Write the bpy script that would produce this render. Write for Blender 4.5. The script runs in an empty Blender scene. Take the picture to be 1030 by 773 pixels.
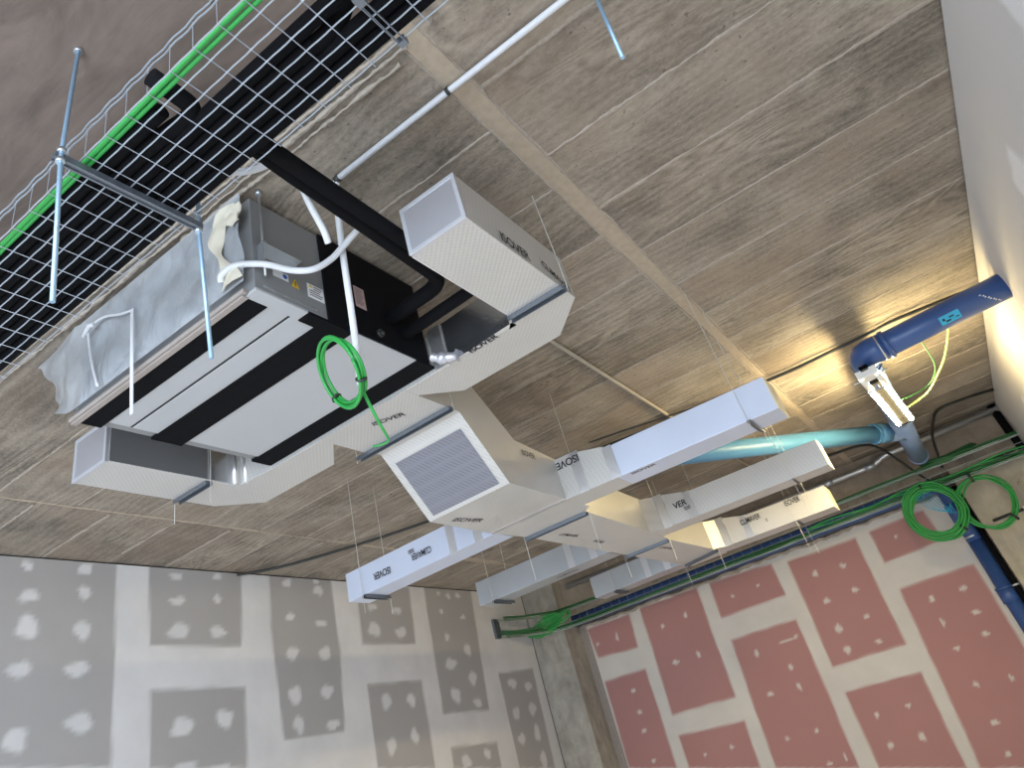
import bpy, math, random
from mathutils import Vector, Matrix

random.seed(7)
C = bpy.context.scene.collection
scene = bpy.context.scene
CZ = 1.6                                   # eye height of the photographer

# ------------------------------------------------------------------ camera
cam_data = bpy.data.cameras.new('camera')
cam = bpy.data.objects.new('camera', cam_data)
C.objects.link(cam)
yaw, pitch, roll = -0.478447598, 0.596430573, -0.278378192
fwd = Vector((math.sin(yaw) * math.cos(pitch), math.cos(yaw) * math.cos(pitch), math.sin(pitch)))
rt = Vector((math.cos(yaw), -math.sin(yaw), 0))
up = rt.cross(fwd)
r2 = math.cos(roll) * rt + math.sin(roll) * up
u2 = -math.sin(roll) * rt + math.cos(roll) * up
mw = Matrix.Identity(4)
for i in range(3):
    mw[i][0], mw[i][1], mw[i][2] = r2[i], u2[i], -fwd[i]
mw[2][3] = CZ
cam.matrix_world = mw
cam_data.sensor_width = 36.0
cam_data.lens = 707.345 / 1030 * 36.0
cam_data.shift_x = (515 - 474.092) / 1030
cam_data.shift_y = (297.305 - 386.5) / 1030
cam_data.clip_start = 0.02
scene.camera = cam

# ------------------------------------------------------------------ light
world = bpy.data.worlds.new('daylight')
scene.world = world
world.use_nodes = True
bg = world.node_tree.nodes['Background']
bg.inputs[0].default_value = (0.74, 0.86, 1.0, 1)
bg.inputs[1].default_value = 1.1

def area(name, loc, rot, sx, sy, power, col):
    l = bpy.data.lights.new(name, 'AREA')
    l.shape = 'RECTANGLE'; l.size = sx; l.size_y = sy; l.energy = power; l.color = col
    o = bpy.data.objects.new(name, l); C.objects.link(o)
    o.location = loc; o.rotation_euler = rot
    return o
# daylight coming through the open shop front behind the photographer
area('shopfront_daylight', (-2.2, -4.2, 1.9), (math.radians(90), 0, 0), 6.0, 3.2, 130, (0.76, 0.87, 1.0))

area('side_fill', (1.0, -3.6, 1.7), (math.radians(90), 0, math.radians(72)), 3.4, 2.8, 360, (0.78, 0.88, 1.0))  # added fill from the right, brightens the grey wall
# added low sun, lighting ceiling and ducts by bounce off the floor: it only reaches the floor, under the edge of the slab
bounce_sun = bpy.data.lights.new('bounce_sun', 'SUN'); bounce_sun.energy = 5.6; bounce_sun.angle = math.radians(1.0); bounce_sun.color = (0.95, .97, 1.0)
so = bpy.data.objects.new('bounce_sun', bounce_sun); C.objects.link(so)
so.rotation_euler = (math.radians(90 - 22), 0, 0)

scene.view_settings.view_transform = 'Standard'
scene.view_settings.look = 'None'
scene.view_settings.exposure = 0.38
scene.view_settings.gamma = 1.0
scene.view_settings.use_curve_mapping = False
scene.cycles.use_denoising = True
scene.cycles.max_bounces = 8
scene.cycles.sample_clamp_indirect = 4.0

# ------------------------------------------------------------------ mesh helpers
EACH = {'tape_strip', 'tape_edge', 'socket_ring', 'wing_nut', 'strap', 'coupling', 'cable_tie', 'nut', 'clip', 'socket', 'wye', 'loose_cores', 'loose_ends', 'printed_symbols'}     # pieces of these are parts of their own
class MB:
    def __init__(self):
        self.v = []; self.f = []; self.m = []; self.s = []
    def face(self, idx, mat=0, smooth=False):
        self.f.append(tuple(idx)); self.m.append(mat); self.s.append(smooth)
    def hexa(self, p, mat=0):
        b = len(self.v); self.v += [tuple(q) for q in p]
        for q in ((0, 3, 2, 1), (4, 5, 6, 7), (0, 1, 5, 4), (1, 2, 6, 5), (2, 3, 7, 6), (3, 0, 4, 7)):
            self.face([b + i for i in q], mat)
    def box(self, x0, x1, y0, y1, z0, z1, mat=0):
        self.hexa([(x0, y0, z0), (x1, y0, z0), (x1, y1, z0), (x0, y1, z0), (x0, y0, z1), (x1, y0, z1), (x1, y1, z1), (x0, y1, z1)], mat)
    def prism(self, poly, z0, z1, mat=0):
        a = sum(poly[i][0] * poly[(i + 1) % len(poly)][1] - poly[(i + 1) % len(poly)][0] * poly[i][1] for i in range(len(poly)))
        if a < 0: poly = poly[::-1]
        n = len(poly); b = len(self.v)
        self.v += [(p[0], p[1], z0) for p in poly] + [(p[0], p[1], z1) for p in poly]
        self.face([b + i for i in range(n)][::-1], mat); self.face([b + n + i for i in range(n)], mat)
        for i in range(n):
            j = (i + 1) % n
            self.face([b + i, b + j, b + n + j, b + n + i], mat)
    def prism_x(self, prof, x0, x1, mat=0):      # profile in (y, z), extruded along x
        n = len(prof); b = len(self.v)
        a = sum(prof[i][0] * prof[(i + 1) % n][1] - prof[(i + 1) % n][0] * prof[i][1] for i in range(n))
        if a < 0: prof = prof[::-1]
        self.v += [(x0, p[0], p[1]) for p in prof] + [(x1, p[0], p[1]) for p in prof]
        self.face([b + i for i in range(n)][::-1], mat); self.face([b + n + i for i in range(n)], mat)
        for i in range(n):
            j = (i + 1) % n
            self.face([b + i, b + j, b + n + j, b + n + i], mat)
    def tube(self, path, r, seg=10, mat=0, cap=True, closed=False):
        P = [Vector(p) for p in path]; n = len(P); b = len(self.v)
        rr = r if isinstance(r, (list, tuple)) else [r] * n
        T = []
        for i in range(n):
            if closed: t = P[(i + 1) % n] - P[i - 1]
            else: t = P[min(i + 1, n - 1)] - P[max(i - 1, 0)]
            T.append(t.normalized() if t.length > 1e-9 else Vector((0, 0, 1)))
        ref = Vector((0, 0, 1)) if abs(T[0].z) < 0.9 else Vector((1, 0, 0))
        N = (ref - T[0] * ref.dot(T[0])).normalized()
        for i in range(n):
            N = (N - T[i] * N.dot(T[i]))
            N = N.normalized() if N.length > 1e-6 else T[i].orthogonal().normalized()
            B = T[i].cross(N)
            for k in range(seg):
                a = 2 * math.pi * k / seg
                q = P[i] + (N * math.cos(a) + B * math.sin(a)) * rr[i]
                self.v.append((q.x, q.y, q.z))
        m = n if closed else n - 1
        for i in range(m):
            i2 = (i + 1) % n
            for k in range(seg):
                k2 = (k + 1) % seg
                self.face((b + i * seg + k, b + i * seg + k2, b + i2 * seg + k2, b + i2 * seg + k), mat, seg > 5)
        if cap and not closed:
            self.face([b + k for k in range(seg)][::-1], mat)
            self.face([b + (n - 1) * seg + k for k in range(seg)], mat)
    def quad(self, a, b_, c, d, mat=0):
        b = len(self.v); self.v += [tuple(a), tuple(b_), tuple(c), tuple(d)]; self.face((b, b + 1, b + 2, b + 3), mat)
    def islands(self):
        root = list(range(len(self.v)))
        def find(a):
            while root[a] != a: root[a] = root[root[a]]; a = root[a]
            return a
        for f in self.f:
            for k in f[1:]: root[find(k)] = find(f[0])
        out = {}
        for f, mt, s in zip(self.f, self.m, self.s):
            q, remap = out.setdefault(find(f[0]), (MB(), {}))
            for k in f:
                if k not in remap: remap[k] = len(q.v); q.v.append(self.v[k])
            q.face([remap[k] for k in f], mt, s)
        return [q for q, _ in out.values()]
    def build(self, name, mats, parent=None, bevel=0.0, z0=CZ):
        """link as one mesh object; heights were given relative to the eye, z0 lifts them to the floor's datum"""
        if parent is not None and name in EACH:
            pieces = self.islands()
            if len(pieces) > 1:
                return [q.build(name, mats, parent, bevel, z0) for q in pieces][0]
        V = [(x, y, z + z0) for x, y, z in self.v]
        if parent is None:
            xs = [v[0] for v in V]; ys = [v[1] for v in V]; zs = [v[2] for v in V]
            loc = Vector(((min(xs) + max(xs)) / 2, (min(ys) + max(ys)) / 2, min(zs)))
        else:
            loc = Vector(parent['_w'])
        me = bpy.data.meshes.new(name)
        me.from_pydata([(x - loc.x, y - loc.y, z - loc.z) for x, y, z in V], [], self.f)
        if not isinstance(mats, (list, tuple)): mats = [mats]
        for m in mats: me.materials.append(m)
        me.polygons.foreach_set('material_index', self.m)
        me.polygons.foreach_set('use_smooth', self.s)
        me.update()
        o = bpy.data.objects.new(name, me); C.objects.link(o)
        if parent is None: o.location = loc
        else: o.parent = parent
        o['_w'] = tuple(loc)
        if bevel:
            md = o.modifiers.new('bevel', 'BEVEL'); md.width = bevel; md.segments = 2; md.limit_method = 'ANGLE'
        return o

def thing(name, label, cat, loc, group=None):
    o = bpy.data.objects.new(name, None); C.objects.link(o)
    o.empty_display_size = 0.05
    o.location = (loc[0], loc[1], loc[2] + CZ)
    o['_w'] = (loc[0], loc[1], loc[2] + CZ)
    return tag(o, label, cat, group)
def tag(o, label, cat, group=None):
    o['label'] = label; o['category'] = cat
    if group: o['group'] = group
    return o
def structure(o):
    o['kind'] = 'structure'; return o

def spline(pts, n=8, closed=False):
    P = [Vector(p) for p in pts]; out = []
    m = len(P)
    for i in range(m if closed else m - 1):
        if closed: a, b, c, d = P[i - 1], P[i], P[(i + 1) % m], P[(i + 2) % m]
        else: a, b, c, d = P[max(i - 1, 0)], P[i], P[i + 1], P[min(i + 2, m - 1)]
        for k in range(n):
            t = k / n
            out.append(0.5 * ((2 * b) + (c - a) * t + (2 * a - 5 * b + 4 * c - d) * t * t + (3 * b - a - 3 * c + d) * t ** 3))
    if not closed: out.append(P[-1])
    return out
def rounded(pts, r, n=6):
    """polyline whose corners are rounded with radius-like length r"""
    P = [Vector(p) for p in pts]; out = [P[0]]
    for i in range(1, len(P) - 1):
        a = P[i] + (P[i - 1] - P[i]).normalized() * min(r, (P[i - 1] - P[i]).length * .49)
        c = P[i] + (P[i + 1] - P[i]).normalized() * min(r, (P[i + 1] - P[i]).length * .49)
        for k in range(n + 1):
            t = k / n
            out.append(a * (1 - t) ** 2 + P[i] * 2 * t * (1 - t) + c * t * t)
    out.append(P[-1]); return out

# ------------------------------------------------------------------ materials
class NT:
    def __init__(self, name):
        self.mat = bpy.data.materials.new(name); self.mat.use_nodes = True
        self.t = self.mat.node_tree; self.b = self.t.nodes['Principled BSDF']
    def n(self, typ, **kw):
        x = self.t.nodes.new(typ)
        for k, v in kw.items(): setattr(x, k, v)
        return x
    def l(self, a, b): self.t.links.new(a, b)
    def val(self, sock, v):
        if hasattr(v, 'default_value') or hasattr(v, 'is_output'): self.l(v, sock)
        else: sock.default_value = v
    def math(self, op, a, b=None, c=None):
        x = self.n('ShaderNodeMath', operation=op)
        self.val(x.inputs[0], a)
        if b is not None: self.val(x.inputs[1], b)
        if c is not None: self.val(x.inputs[2], c)
        return x.outputs[0]
    def noise(self, vec, scale, detail=4, rough=.55, dist=0.0):
        x = self.n('ShaderNodeTexNoise'); x.inputs['Scale'].default_value = scale
        x.inputs['Detail'].default_value = detail; x.inputs['Roughness'].default_value = rough
        x.inputs['Distortion'].default_value = dist
        if vec is not None: self.l(vec, x.inputs['Vector'])
        return x.outputs['Fac']
    def mapping(self, vec, scale=(1, 1, 1), rot=(0, 0, 0)):
        x = self.n('ShaderNodeMapping'); x.inputs['Scale'].default_value = scale; x.inputs['Rotation'].default_value = rot
        self.l(vec, x.inputs['Vector']); return x.outputs[0]
    def mix(self, fac, a, b):
        x = self.n('ShaderNodeMix', data_type='RGBA')
        self.val(x.inputs[0], fac)
        for s, v in ((x.inputs[6], a), (x.inputs[7], b)):
            if isinstance(v, tuple): s.default_value = (v[0], v[1], v[2], 1)
            else: self.l(v, s)
        return x.outputs[2]
    def ramp(self, fac, lo, hi):
        x = self.n('ShaderNodeMapRange'); x.inputs[1].default_value = lo; x.inputs[2].default_value = hi
        self.l(fac, x.inputs[0]); return x.outputs[0]
    def bump(self, h, strength=.3, dist=.01):
        x = self.n('ShaderNodeBump'); x.inputs['Strength'].default_value = strength; x.inputs['Distance'].default_value = dist
        self.l(h, x.inputs['Height']); self.l(x.outputs[0], self.b.inputs['Normal'])
    def world(self):
        return self.n('ShaderNodeNewGeometry').outputs['Position']

def srgb(r, g, b):
    f = lambda c: (c / 255 / 12.92) if c / 255 <= .04045 else ((c / 255 + .055) / 1.055) ** 2.4
    return (f(r), f(g), f(b))
def plain(name, col, rough=.6, metal=0.0, var=.12, scale=30, bump=0.0, spec=.5):
    n = NT(name); w = n.world(); a = n.noise(w, scale)
    d = tuple(c * (1 - var) for c in col); e = tuple(min(1, c * (1 + var)) for c in col)
    n.l(n.mix(a, d, e), n.b.inputs['Base Color'])
    n.b.inputs['Roughness'].default_value = rough; n.b.inputs['Metallic'].default_value = metal
    n.b.inputs['Specular IOR Level'].default_value = spec
    if bump: n.bump(a, bump, .005)
    return n.mat

def formwork_concrete():
    n = NT('board_marked_concrete'); w = n.world()
    sep = n.n('ShaderNodeSeparateXYZ'); n.l(w, sep.inputs[0]); X, Y = sep.outputs[0], sep.outputs[1]
    # which bay of boards: right of the first band, between the bands, left of the second
    right = n.math('GREATER_THAN', X, -0.63); left = n.math('LESS_THAN', X, -4.42)
    off = n.math('ADD', n.math('MULTIPLY', right, -0.20), n.math('MULTIPLY', left, 0.26))
    off = n.math('ADD', off, 1.85)
    t = n.math('DIVIDE', n.math('SUBTRACT', Y, off), 0.493)
    board = n.math('ADD', n.math('FLOOR', t), n.math('ADD', n.math('MULTIPLY', right, 31.0), n.math('MULTIPLY', left, 67.0)))
    wn = n.n('ShaderNodeTexWhiteNoise', noise_dimensions='1D'); n.l(board, wn.inputs['W'])
    comb = n.n('ShaderNodeCombineXYZ'); n.l(X, comb.inputs[0]); n.l(Y, comb.inputs[1]); n.l(n.math('MULTIPLY', board, 3.71), comb.inputs[2])
    warp = n.noise(n.mapping(comb.outputs[0], (.5, 1.6, 1)), 1.6, 2, .5)
    wave = n.n('ShaderNodeTexWave', wave_type='BANDS', bands_direction='Y')
    wave.inputs['Scale'].default_value = 5.0; wave.inputs['Distortion'].default_value = 16.0
    wave.inputs['Detail'].default_value = 3; wave.inputs['Detail Scale'].default_value = 0.7
    n.l(n.mapping(comb.outputs[0], (.28, 1, 1)), wave.inputs['Vector'])
    grain = n.noise(n.mapping(comb.outputs[0], (2.6, 24, 1)), 1.6, 5, .6, 1.0)
    mott = n.noise(comb.outputs[0], 2.6, 5, .6)
    spot = n.noise(comb.outputs[0], 28, 3, .6)
    fac = n.math('ADD', n.math('MULTIPLY', grain, .20), n.math('MULTIPLY', mott, .80))
    fac = n.math('ADD', fac, n.math('MULTIPLY', n.math('SUBTRACT', wave.outputs['Fac'], .5), .10))
    fac = n.math('ADD', fac, n.math('MULTIPLY', n.math('SUBTRACT', wn.outputs['Value'], .5), .16))
    figure = n.noise(n.mapping(comb.outputs[0], (.55, 2.4, 1)), 1.3, 2, .5, .6)
    rings = n.math('SINE', n.math('MULTIPLY', figure, 95.0))
    fig_on = n.ramp(n.noise(comb.outputs[0], .9, 2), .42, .62)
    fac = n.math('ADD', fac, n.math('MULTIPLY', n.math('MULTIPLY', rings, fig_on), .10))
    fac = n.math('ADD', fac, n.math('MULTIPLY', n.math('SUBTRACT', n.noise(n.mapping(comb.outputs[0], (1, 1.9, 1)), 42, 4, .7), .5), .62))
    fac = n.ramp(fac, .26, .76)
    base = n.mix(fac, srgb(98, 91, 82), srgb(170, 159, 144))
    tint = n.mix(n.math('MULTIPLY', n.ramp(n.noise(comb.outputs[0], 1.1, 3), .45, .7), .5), base, srgb(136, 118, 102))
    dark = n.math('MULTIPLY', n.math('GREATER_THAN', spot, .69), .6)
    col = n.mix(dark, tint, srgb(80, 71, 62))
    # the strip nearest the shop front was cast smooth
    smooth = n.math('LESS_THAN', Y, 1.235)
    sm = n.mix(n.ramp(n.noise(n.mapping(w, (1, 2.2, 1)), 2.3, 6, .65, .8), .32, .7), srgb(86, 75, 68), srgb(120, 106, 97))
    sm = n.mix(n.math('MULTIPLY', n.math('GREATER_THAN', n.noise(w, 17, 2, .5), .75), .8), sm, srgb(66, 54, 50))
    n.l(n.mix(smooth, col, sm), n.b.inputs['Base Color'])
    n.b.inputs['Roughness'].default_value = .85
    n.bump(n.math('ADD', n.math('MULTIPLY', grain, .6), n.math('MULTIPLY', wave.outputs['Fac'], .25)), .22, .006)
    return n.mat
def wall_mat(name, board_lo, board_hi, mud_lo, mud_hi):
    n = NT(name); w = n.world()
    at = n.n('ShaderNodeAttribute', attribute_name='plaster')
    f = at.outputs['Fac']
    a = n.noise(w, 1.6, 4); fine = n.noise(w, 60, 3)
    b = n.mix(a, board_lo, board_hi); m = n.mix(n.ramp(n.noise(w, 2.1, 5, .6), .3, .7), mud_lo, mud_hi)
    n.l(n.mix(f, b, m), n.b.inputs['Base Color']); n.b.inputs['Roughness'].default_value = .8
    n.bump(n.math('ADD', f, n.math('MULTIPLY', fine, .15)), .25, .004)
    return n.mat
def foil(name, col, rough, metal, cell=0.0, wrinkle=.25, dots=0.0):
    n = NT(name); w = n.world()
    a = n.noise(w, 3.5, 4); wr = n.noise(w, 22, 4, .6, 1.2)
    d = tuple(c * .86 for c in col)
    base = n.mix(a, d, col)
    n.b.inputs['Metallic'].default_value = metal
    n.l(n.math('ADD', n.math('MULTIPLY', a, .14), rough - .07), n.b.inputs['Roughness'])
    h = n.math('MULTIPLY', wr, wrinkle)
    if cell:
        sep = n.n('ShaderNodeSeparateXYZ'); n.l(w, sep.inputs[0])
        s = 2 * math.pi / cell
        g = n.math('MULTIPLY', n.math('SINE', n.math('MULTIPLY', n.math('ADD', sep.outputs[0], sep.outputs[2]), s)),
                   n.math('SINE', n.math('MULTIPLY', n.math('ADD', sep.outputs[1], n.math('MULTIPLY', sep.outputs[2], .7)), s)))
        h = n.math('ADD', h, n.math('MULTIPLY', g, .35))
        if dots: base = n.mix(n.math('MULTIPLY', n.ramp(g, .15, .6), dots), base, tuple(c * .45 for c in col))
    n.l(base, n.b.inputs['Base Color'])
    n.bump(h, .35, .004)
    return n.mat
def old_concrete(name, lo, hi):
    n = NT(name); w = n.world()
    a = n.noise(w, 3.2, 6, .65, .5); b = n.noise(n.mapping(w, (1, 1, .35)), 9, 5, .6)
    c = n.mix(n.ramp(n.math('ADD', n.math('MULTIPLY', a, .6), n.math('MULTIPLY', b, .4)), .36, .66), lo, hi)
    dk = n.math('MULTIPLY', n.math('GREATER_THAN', n.noise(w, 6, 5, .7), .66), .45)
    n.l(n.mix(dk, c, tuple(x * .35 for x in lo)), n.b.inputs['Base Color'])
    n.b.inputs['Roughness'].default_value = .9; n.bump(b, .3, .01)
    return n.mat
def glow(name, col, strength):
    n = NT(name); n.b.inputs['Base Color'].default_value = (1, 1, 1, 1)
    n.b.inputs['Emission Color'].default_value = (*col, 1); n.b.inputs['Emission Strength'].default_value = strength; n.mat.cycles.emission_sampling = 'FRONT'
    return n.mat
def film():
    n = NT('translucent_polythene'); w = n.world()
    wr = n.noise(n.mapping(w, (2.2, 1, 1.0), (0, .7, 0)), 3.2, 4, .55, 1.8)
    tr = n.n('ShaderNodeBsdfTransparent'); mixs = n.n('ShaderNodeMixShader')
    n.b.inputs['Base Color'].default_value = (.56, .60, .64, 1); n.b.inputs['Roughness'].default_value = .28
    n.bump(wr, .7, .03)
    f = n.ramp(n.noise(w, 5, 4, .6, .6), .25, .8)
    n.l(n.math('ADD', n.math('MULTIPLY', f, .30), .36), mixs.inputs[0])
    n.l(tr.outputs[0], mixs.inputs[1]); n.l(n.b.outputs[0], mixs.inputs[2])
    n.l(mixs.outputs[0], n.t.nodes['Material Output'].inputs['Surface'])
    return n.mat

M = {}
M['ceiling'] = formwork_concrete()
M['seam'] = plain('cement_burr', srgb(158, 148, 136), .9, 0, .3, 60, .5)
M['band'] = plain('cement_band', srgb(166, 152, 134), .9, 0, .22, 26, .5)
M['grey_wall'] = wall_mat('grey_plasterboard', srgb(152, 150, 149), srgb(163, 160, 158), srgb(195, 194, 195), srgb(208, 207, 207))
M['pink_wall'] = wall_mat('red_plasterboard', srgb(160, 116, 113), srgb(171, 127, 123), srgb(194, 189, 183), srgb(206, 201, 195))
M['right_wall'] = wall_mat('skimmed_plasterboard', srgb(198, 195, 194), srgb(205, 202, 200), srgb(222, 221, 222), srgb(228, 227, 227))
M['floor'] = old_concrete('floor_screed', srgb(196, 196, 196), srgb(214, 214, 214))
M['column'] = old_concrete('column_concrete', srgb(132, 128, 120), srgb(176, 171, 161))
M['pillar'] = old_concrete('pillar_concrete', srgb(150, 142, 126), srgb(188, 179, 160))
M['beam'] = old_concrete('beam_concrete', srgb(125, 114, 102), srgb(160, 148, 134))
M['foil'] = foil('aluminium_facing', (.59, .575, .55), .42, .45, .024, .25, .2)
M['shiny'] = foil('bright_aluminium', (.84, .86, .90), .17, .97, 0, .35)
M['tape'] = foil('aluminium_tape', (.80, .80, .82), .34, .9, 0, 1.0)
M['galv'] = foil('galvanised_steel', (.60, .64, .68), .38, .9, 0, .1)
M['strut'] = plain('zinc_channel', srgb(120, 126, 134), .4, .8, .15)
M['wire'] = plain('zinc_wire', srgb(178, 186, 197), .38, .7, .08)
M['hangwire'] = plain('hanging_wire', srgb(190, 188, 182), .5, .2, .05)
M['rod'] = plain('zinc_threaded_rod', srgb(150, 180, 205), .35, .55, .1, 200, .3)
M['black'] = plain('black_foam', (.005, .005, .006), .85, 0, .3, 40, .2, .08)
M['black_rubber'] = plain('black_cable_sheath', (.02, .022, .02), .5)
M['casing'] = foil('grey_sheet_steel', (.24, .245, .25), .42, .25, 0, .08)
M['panel'] = plain('pale_sheet_steel', srgb(172, 174, 177), .42, .2, .04, 3)
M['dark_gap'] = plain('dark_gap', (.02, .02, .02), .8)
M['white_pvc'] = plain('white_conduit', srgb(206, 208, 212), .45, 0, .05)
M['green'] = plain('green_cable', (.022, .28, .05), .42, 0, .15)
M['green_dark'] = plain('green_cable_dark', (.02, .115, .03), .5, 0, .3, 60)  # darker, more uneven green than the other cables
M['lime'] = plain('yellow_green_cable', (.35, .52, .12), .5)
M['blue'] = plain('blue_pvc', (.035, .085, .25), .35, 0, .1, 4)
M['lit_blue'] = plain('lit_blue_pvc', (.07, .21, .38), .38, 0, .08, 4)  # overexposed look of the blue pipe put into a paler colour
M['half_lit_blue'] = plain('half_lit_blue_pvc', (.18, .26, .42), .4, 0, .1, 4)  # in-between tone, lamp glare mixed into the pipe's blue
M['sticker_cyan'] = plain('cyan_sticker', (.02, .35, .55), .5)
M['ink'] = plain('black_ink', (.012, .012, .014), .7)
M['ink_dull'] = plain('dark_print', (.06, .045, .05), .7)
M['white_paper'] = plain('white_label', srgb(214, 216, 218), .6)
M['pink_paper'] = plain('pink_label', srgb(176, 150, 148), .6)
M['yellow'] = plain('yellow_label', (.65, .42, .02), .6)
M['blue_print'] = plain('blue_print', (.03, .10, .40), .6)
M['masking'] = plain('masking_tape', srgb(206, 200, 182), .7, 0, .15, 15, .3)
M['ledge'] = plain('beige_batten', srgb(146, 137, 131), .8, 0, .12, 20)
M['film'] = film()
M['lamp_body'] = plain('white_lamp_body', srgb(225, 225, 222), .4)
M['tube'] = glow('fluorescent_tube', (1.0, .79, .40), 170.0)
M['conduit_beige'] = plain('beige_conduit', srgb(168, 158, 142), .6)
M['grey_pipe'] = foil('galvanised_conduit', (.62, .62, .62), .36, .8, 0, .2)
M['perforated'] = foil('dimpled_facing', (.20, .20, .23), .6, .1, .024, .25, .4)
M['lamplit_end'] = plain('cream_lamplit_end', srgb(214, 206, 182), .7)  # lamp light painted as cream on the duct ends facing the lamp
M['lamp_blackened'] = plain('blackened_lamp_metal', (.006, .006, .006), .9, 0, .1, 30, 0, 0.0)  # near-black paints out tube glare, keeping the gap between tubes dark
M['tray_wire'] = plain('dull_zinc_wire', srgb(150, 156, 150), .45, .6, .1)
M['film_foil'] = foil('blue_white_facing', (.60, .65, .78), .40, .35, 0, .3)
M['cap_foil'] = foil('crinkled_cap_facing', (.56, .56, .60), .33, .6, 0, 1.6)
M['edge_foil'] = foil('pale_edge_tape', (.70, .72, .77), .3, .5, 0, .9)

# ================================================================== SETTING
import numpy as np
XG, XR, YC, YP, H = -5.279, 0.953, 9.1, 9.55, 2.05      # wall planes; ceiling height above the eye
GB= [[(1.609, 3.698), (3.157, 3.643), (3.178, 3.18), (3.2, 2.278), (1.866, 2.439)], [(3.434, 3.663), (4.35, 3.675), (4.315, 3.024), (3.462, 3.046)], [(3.472, 2.743), (4.335, 2.713), (4.322, 2.143), (3.492, 2.243)], [(4.614, 3.651), (5.526, 3.661), (5.473, 2.977), (5.491, 2.295), (4.623, 2.299), (4.646, 3.19)], [(5.825, 3.616), (6.687, 3.625), (6.633, 3.024), (5.797, 3.027)], [(5.788, 2.668), (6.634, 2.662), (6.625, 2.27), (6.625, 1.866), (5.79, 1.967)], [(6.958, 3.655), (7.91, 3.652), (7.759, 2.304), (6.898, 2.326)], [(6.921, 2.012), (7.771, 1.982), (7.76, 1.73), (6.909, 1.832)], [(8.113, 2.672), (8.944, 2.7), (8.873, 1.596), (8.115, 1.687)]]
GS= [(2.502, 3.581, 0.036, 0.037), (2.917, 3.586, 0.051, 0.044), (2.537, 3.376, 0.064, 0.044), (2.927, 3.414, 0.045, 0.053), (2.552, 3.171, 0.079, 0.073), (2.931, 3.155, 0.066, 0.061), (2.533, 2.908, 0.072, 0.051), (2.917, 2.898, 0.081, 0.053), (2.558, 2.504, 0.082, 0.065), (2.96, 2.567, 0.1, 0.057), (3.684, 3.575, 0.051, 0.034), (4.087, 3.596, 0.044, 0.031), (3.697, 3.38, 0.069, 0.035), (4.082, 3.409, 0.04, 0.039), (3.712, 3.15, 0.099, 0.056), (4.08, 3.144, 0.084, 0.042), (3.745, 2.476, 0.103, 0.062), (4.126, 2.502, 0.085, 0.062), (3.776, 2.215, 0.113, 0.028), (4.073, 2.183, 0.096, 0.023), (4.872, 3.582, 0.056, 0.039), (4.88, 3.276, 0.058, 0.032), (4.87, 2.962, 0.072, 0.055), (4.867, 2.622, 0.069, 0.081), (4.882, 2.394, 0.061, 0.066), (5.266, 3.53, 0.061, 0.052), (5.25, 3.616, 0.04, 0.026), (5.265, 3.221, 0.071, 0.032), (5.272, 2.954, 0.082, 0.055), (5.25, 2.631, 0.075, 0.06), (5.282, 2.361, 0.081, 0.042), (6.006, 3.17, 0.102, 0.064), (6.418, 3.141, 0.09, 0.055), (6.018, 3.394, 0.071, 0.04), (6.406, 3.366, 0.076, 0.041), (6.033, 2.501, 0.079, 0.068), (6.412, 2.49, 0.072, 0.059), (6.018, 2.118, 0.068, 0.072), (6.379, 2.171, 0.065, 0.065), (7.22, 3.58, 0.036, 0.021), (7.403, 3.559, 0.049, 0.029), (7.602, 3.566, 0.051, 0.029), (7.211, 3.374, 0.041, 0.024), (7.225, 3.092, 0.046, 0.045), (7.621, 3.313, 0.05, 0.028), (7.2, 2.806, 0.113, 0.055), (7.575, 2.948, 0.079, 0.059), (7.565, 2.645, 0.084, 0.068), (7.181, 2.487, 0.094, 0.073), (7.564, 2.388, 0.082, 0.047), (7.143, 1.866, 0.078, 0.064), (7.546, 1.89, 0.067, 0.048), (8.374, 2.55, 0.096, 0.059), (8.725, 2.499, 0.086, 0.05), (8.305, 2.227, 0.079, 0.067), (8.694, 2.248, 0.091, 0.07), (8.3, 1.961, 0.077, 0.059), (8.669, 1.989, 0.069, 0.09), (8.669, 1.706, 0.081, 0.086)]
PB= [[(-4.655, 3.0), (-3.996, 3.001), (-4.027, 2.596), (-4.615, 2.631)], [(-4.625, 2.345), (-4.021, 2.346), (-4.045, 1.266), (-4.653, 1.388)], [(-3.83, 3.018), (-3.0, 3.017), (-3.049, 1.781), (-3.878, 1.788)], [(-2.832, 3.018), (-2.009, 2.979), (-2.014, 2.61), (-2.848, 2.602)], [(-3.892, 1.568), (-3.054, 1.534), (-3.077, 1.071), (-3.9, 1.237)], [(-2.842, 2.348), (-2.019, 2.342), (-2.07, 0.868), (-2.917, 1.039)], [(-1.831, 2.935), (-1.008, 2.927), (-1.067, 1.796), (-1.874, 1.791)], [(-0.846, 2.937), (-0.226, 2.964), (-0.203, 2.616), (-0.857, 2.589)], [(-1.874, 1.536), (-1.062, 1.531), (-1.119, 0.677), (-1.887, 0.831)], [(-0.854, 2.304), (-0.073, 2.313), (-0.091, 1.091), (-0.438, 0.539), (-0.995, 0.651)]]
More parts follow.
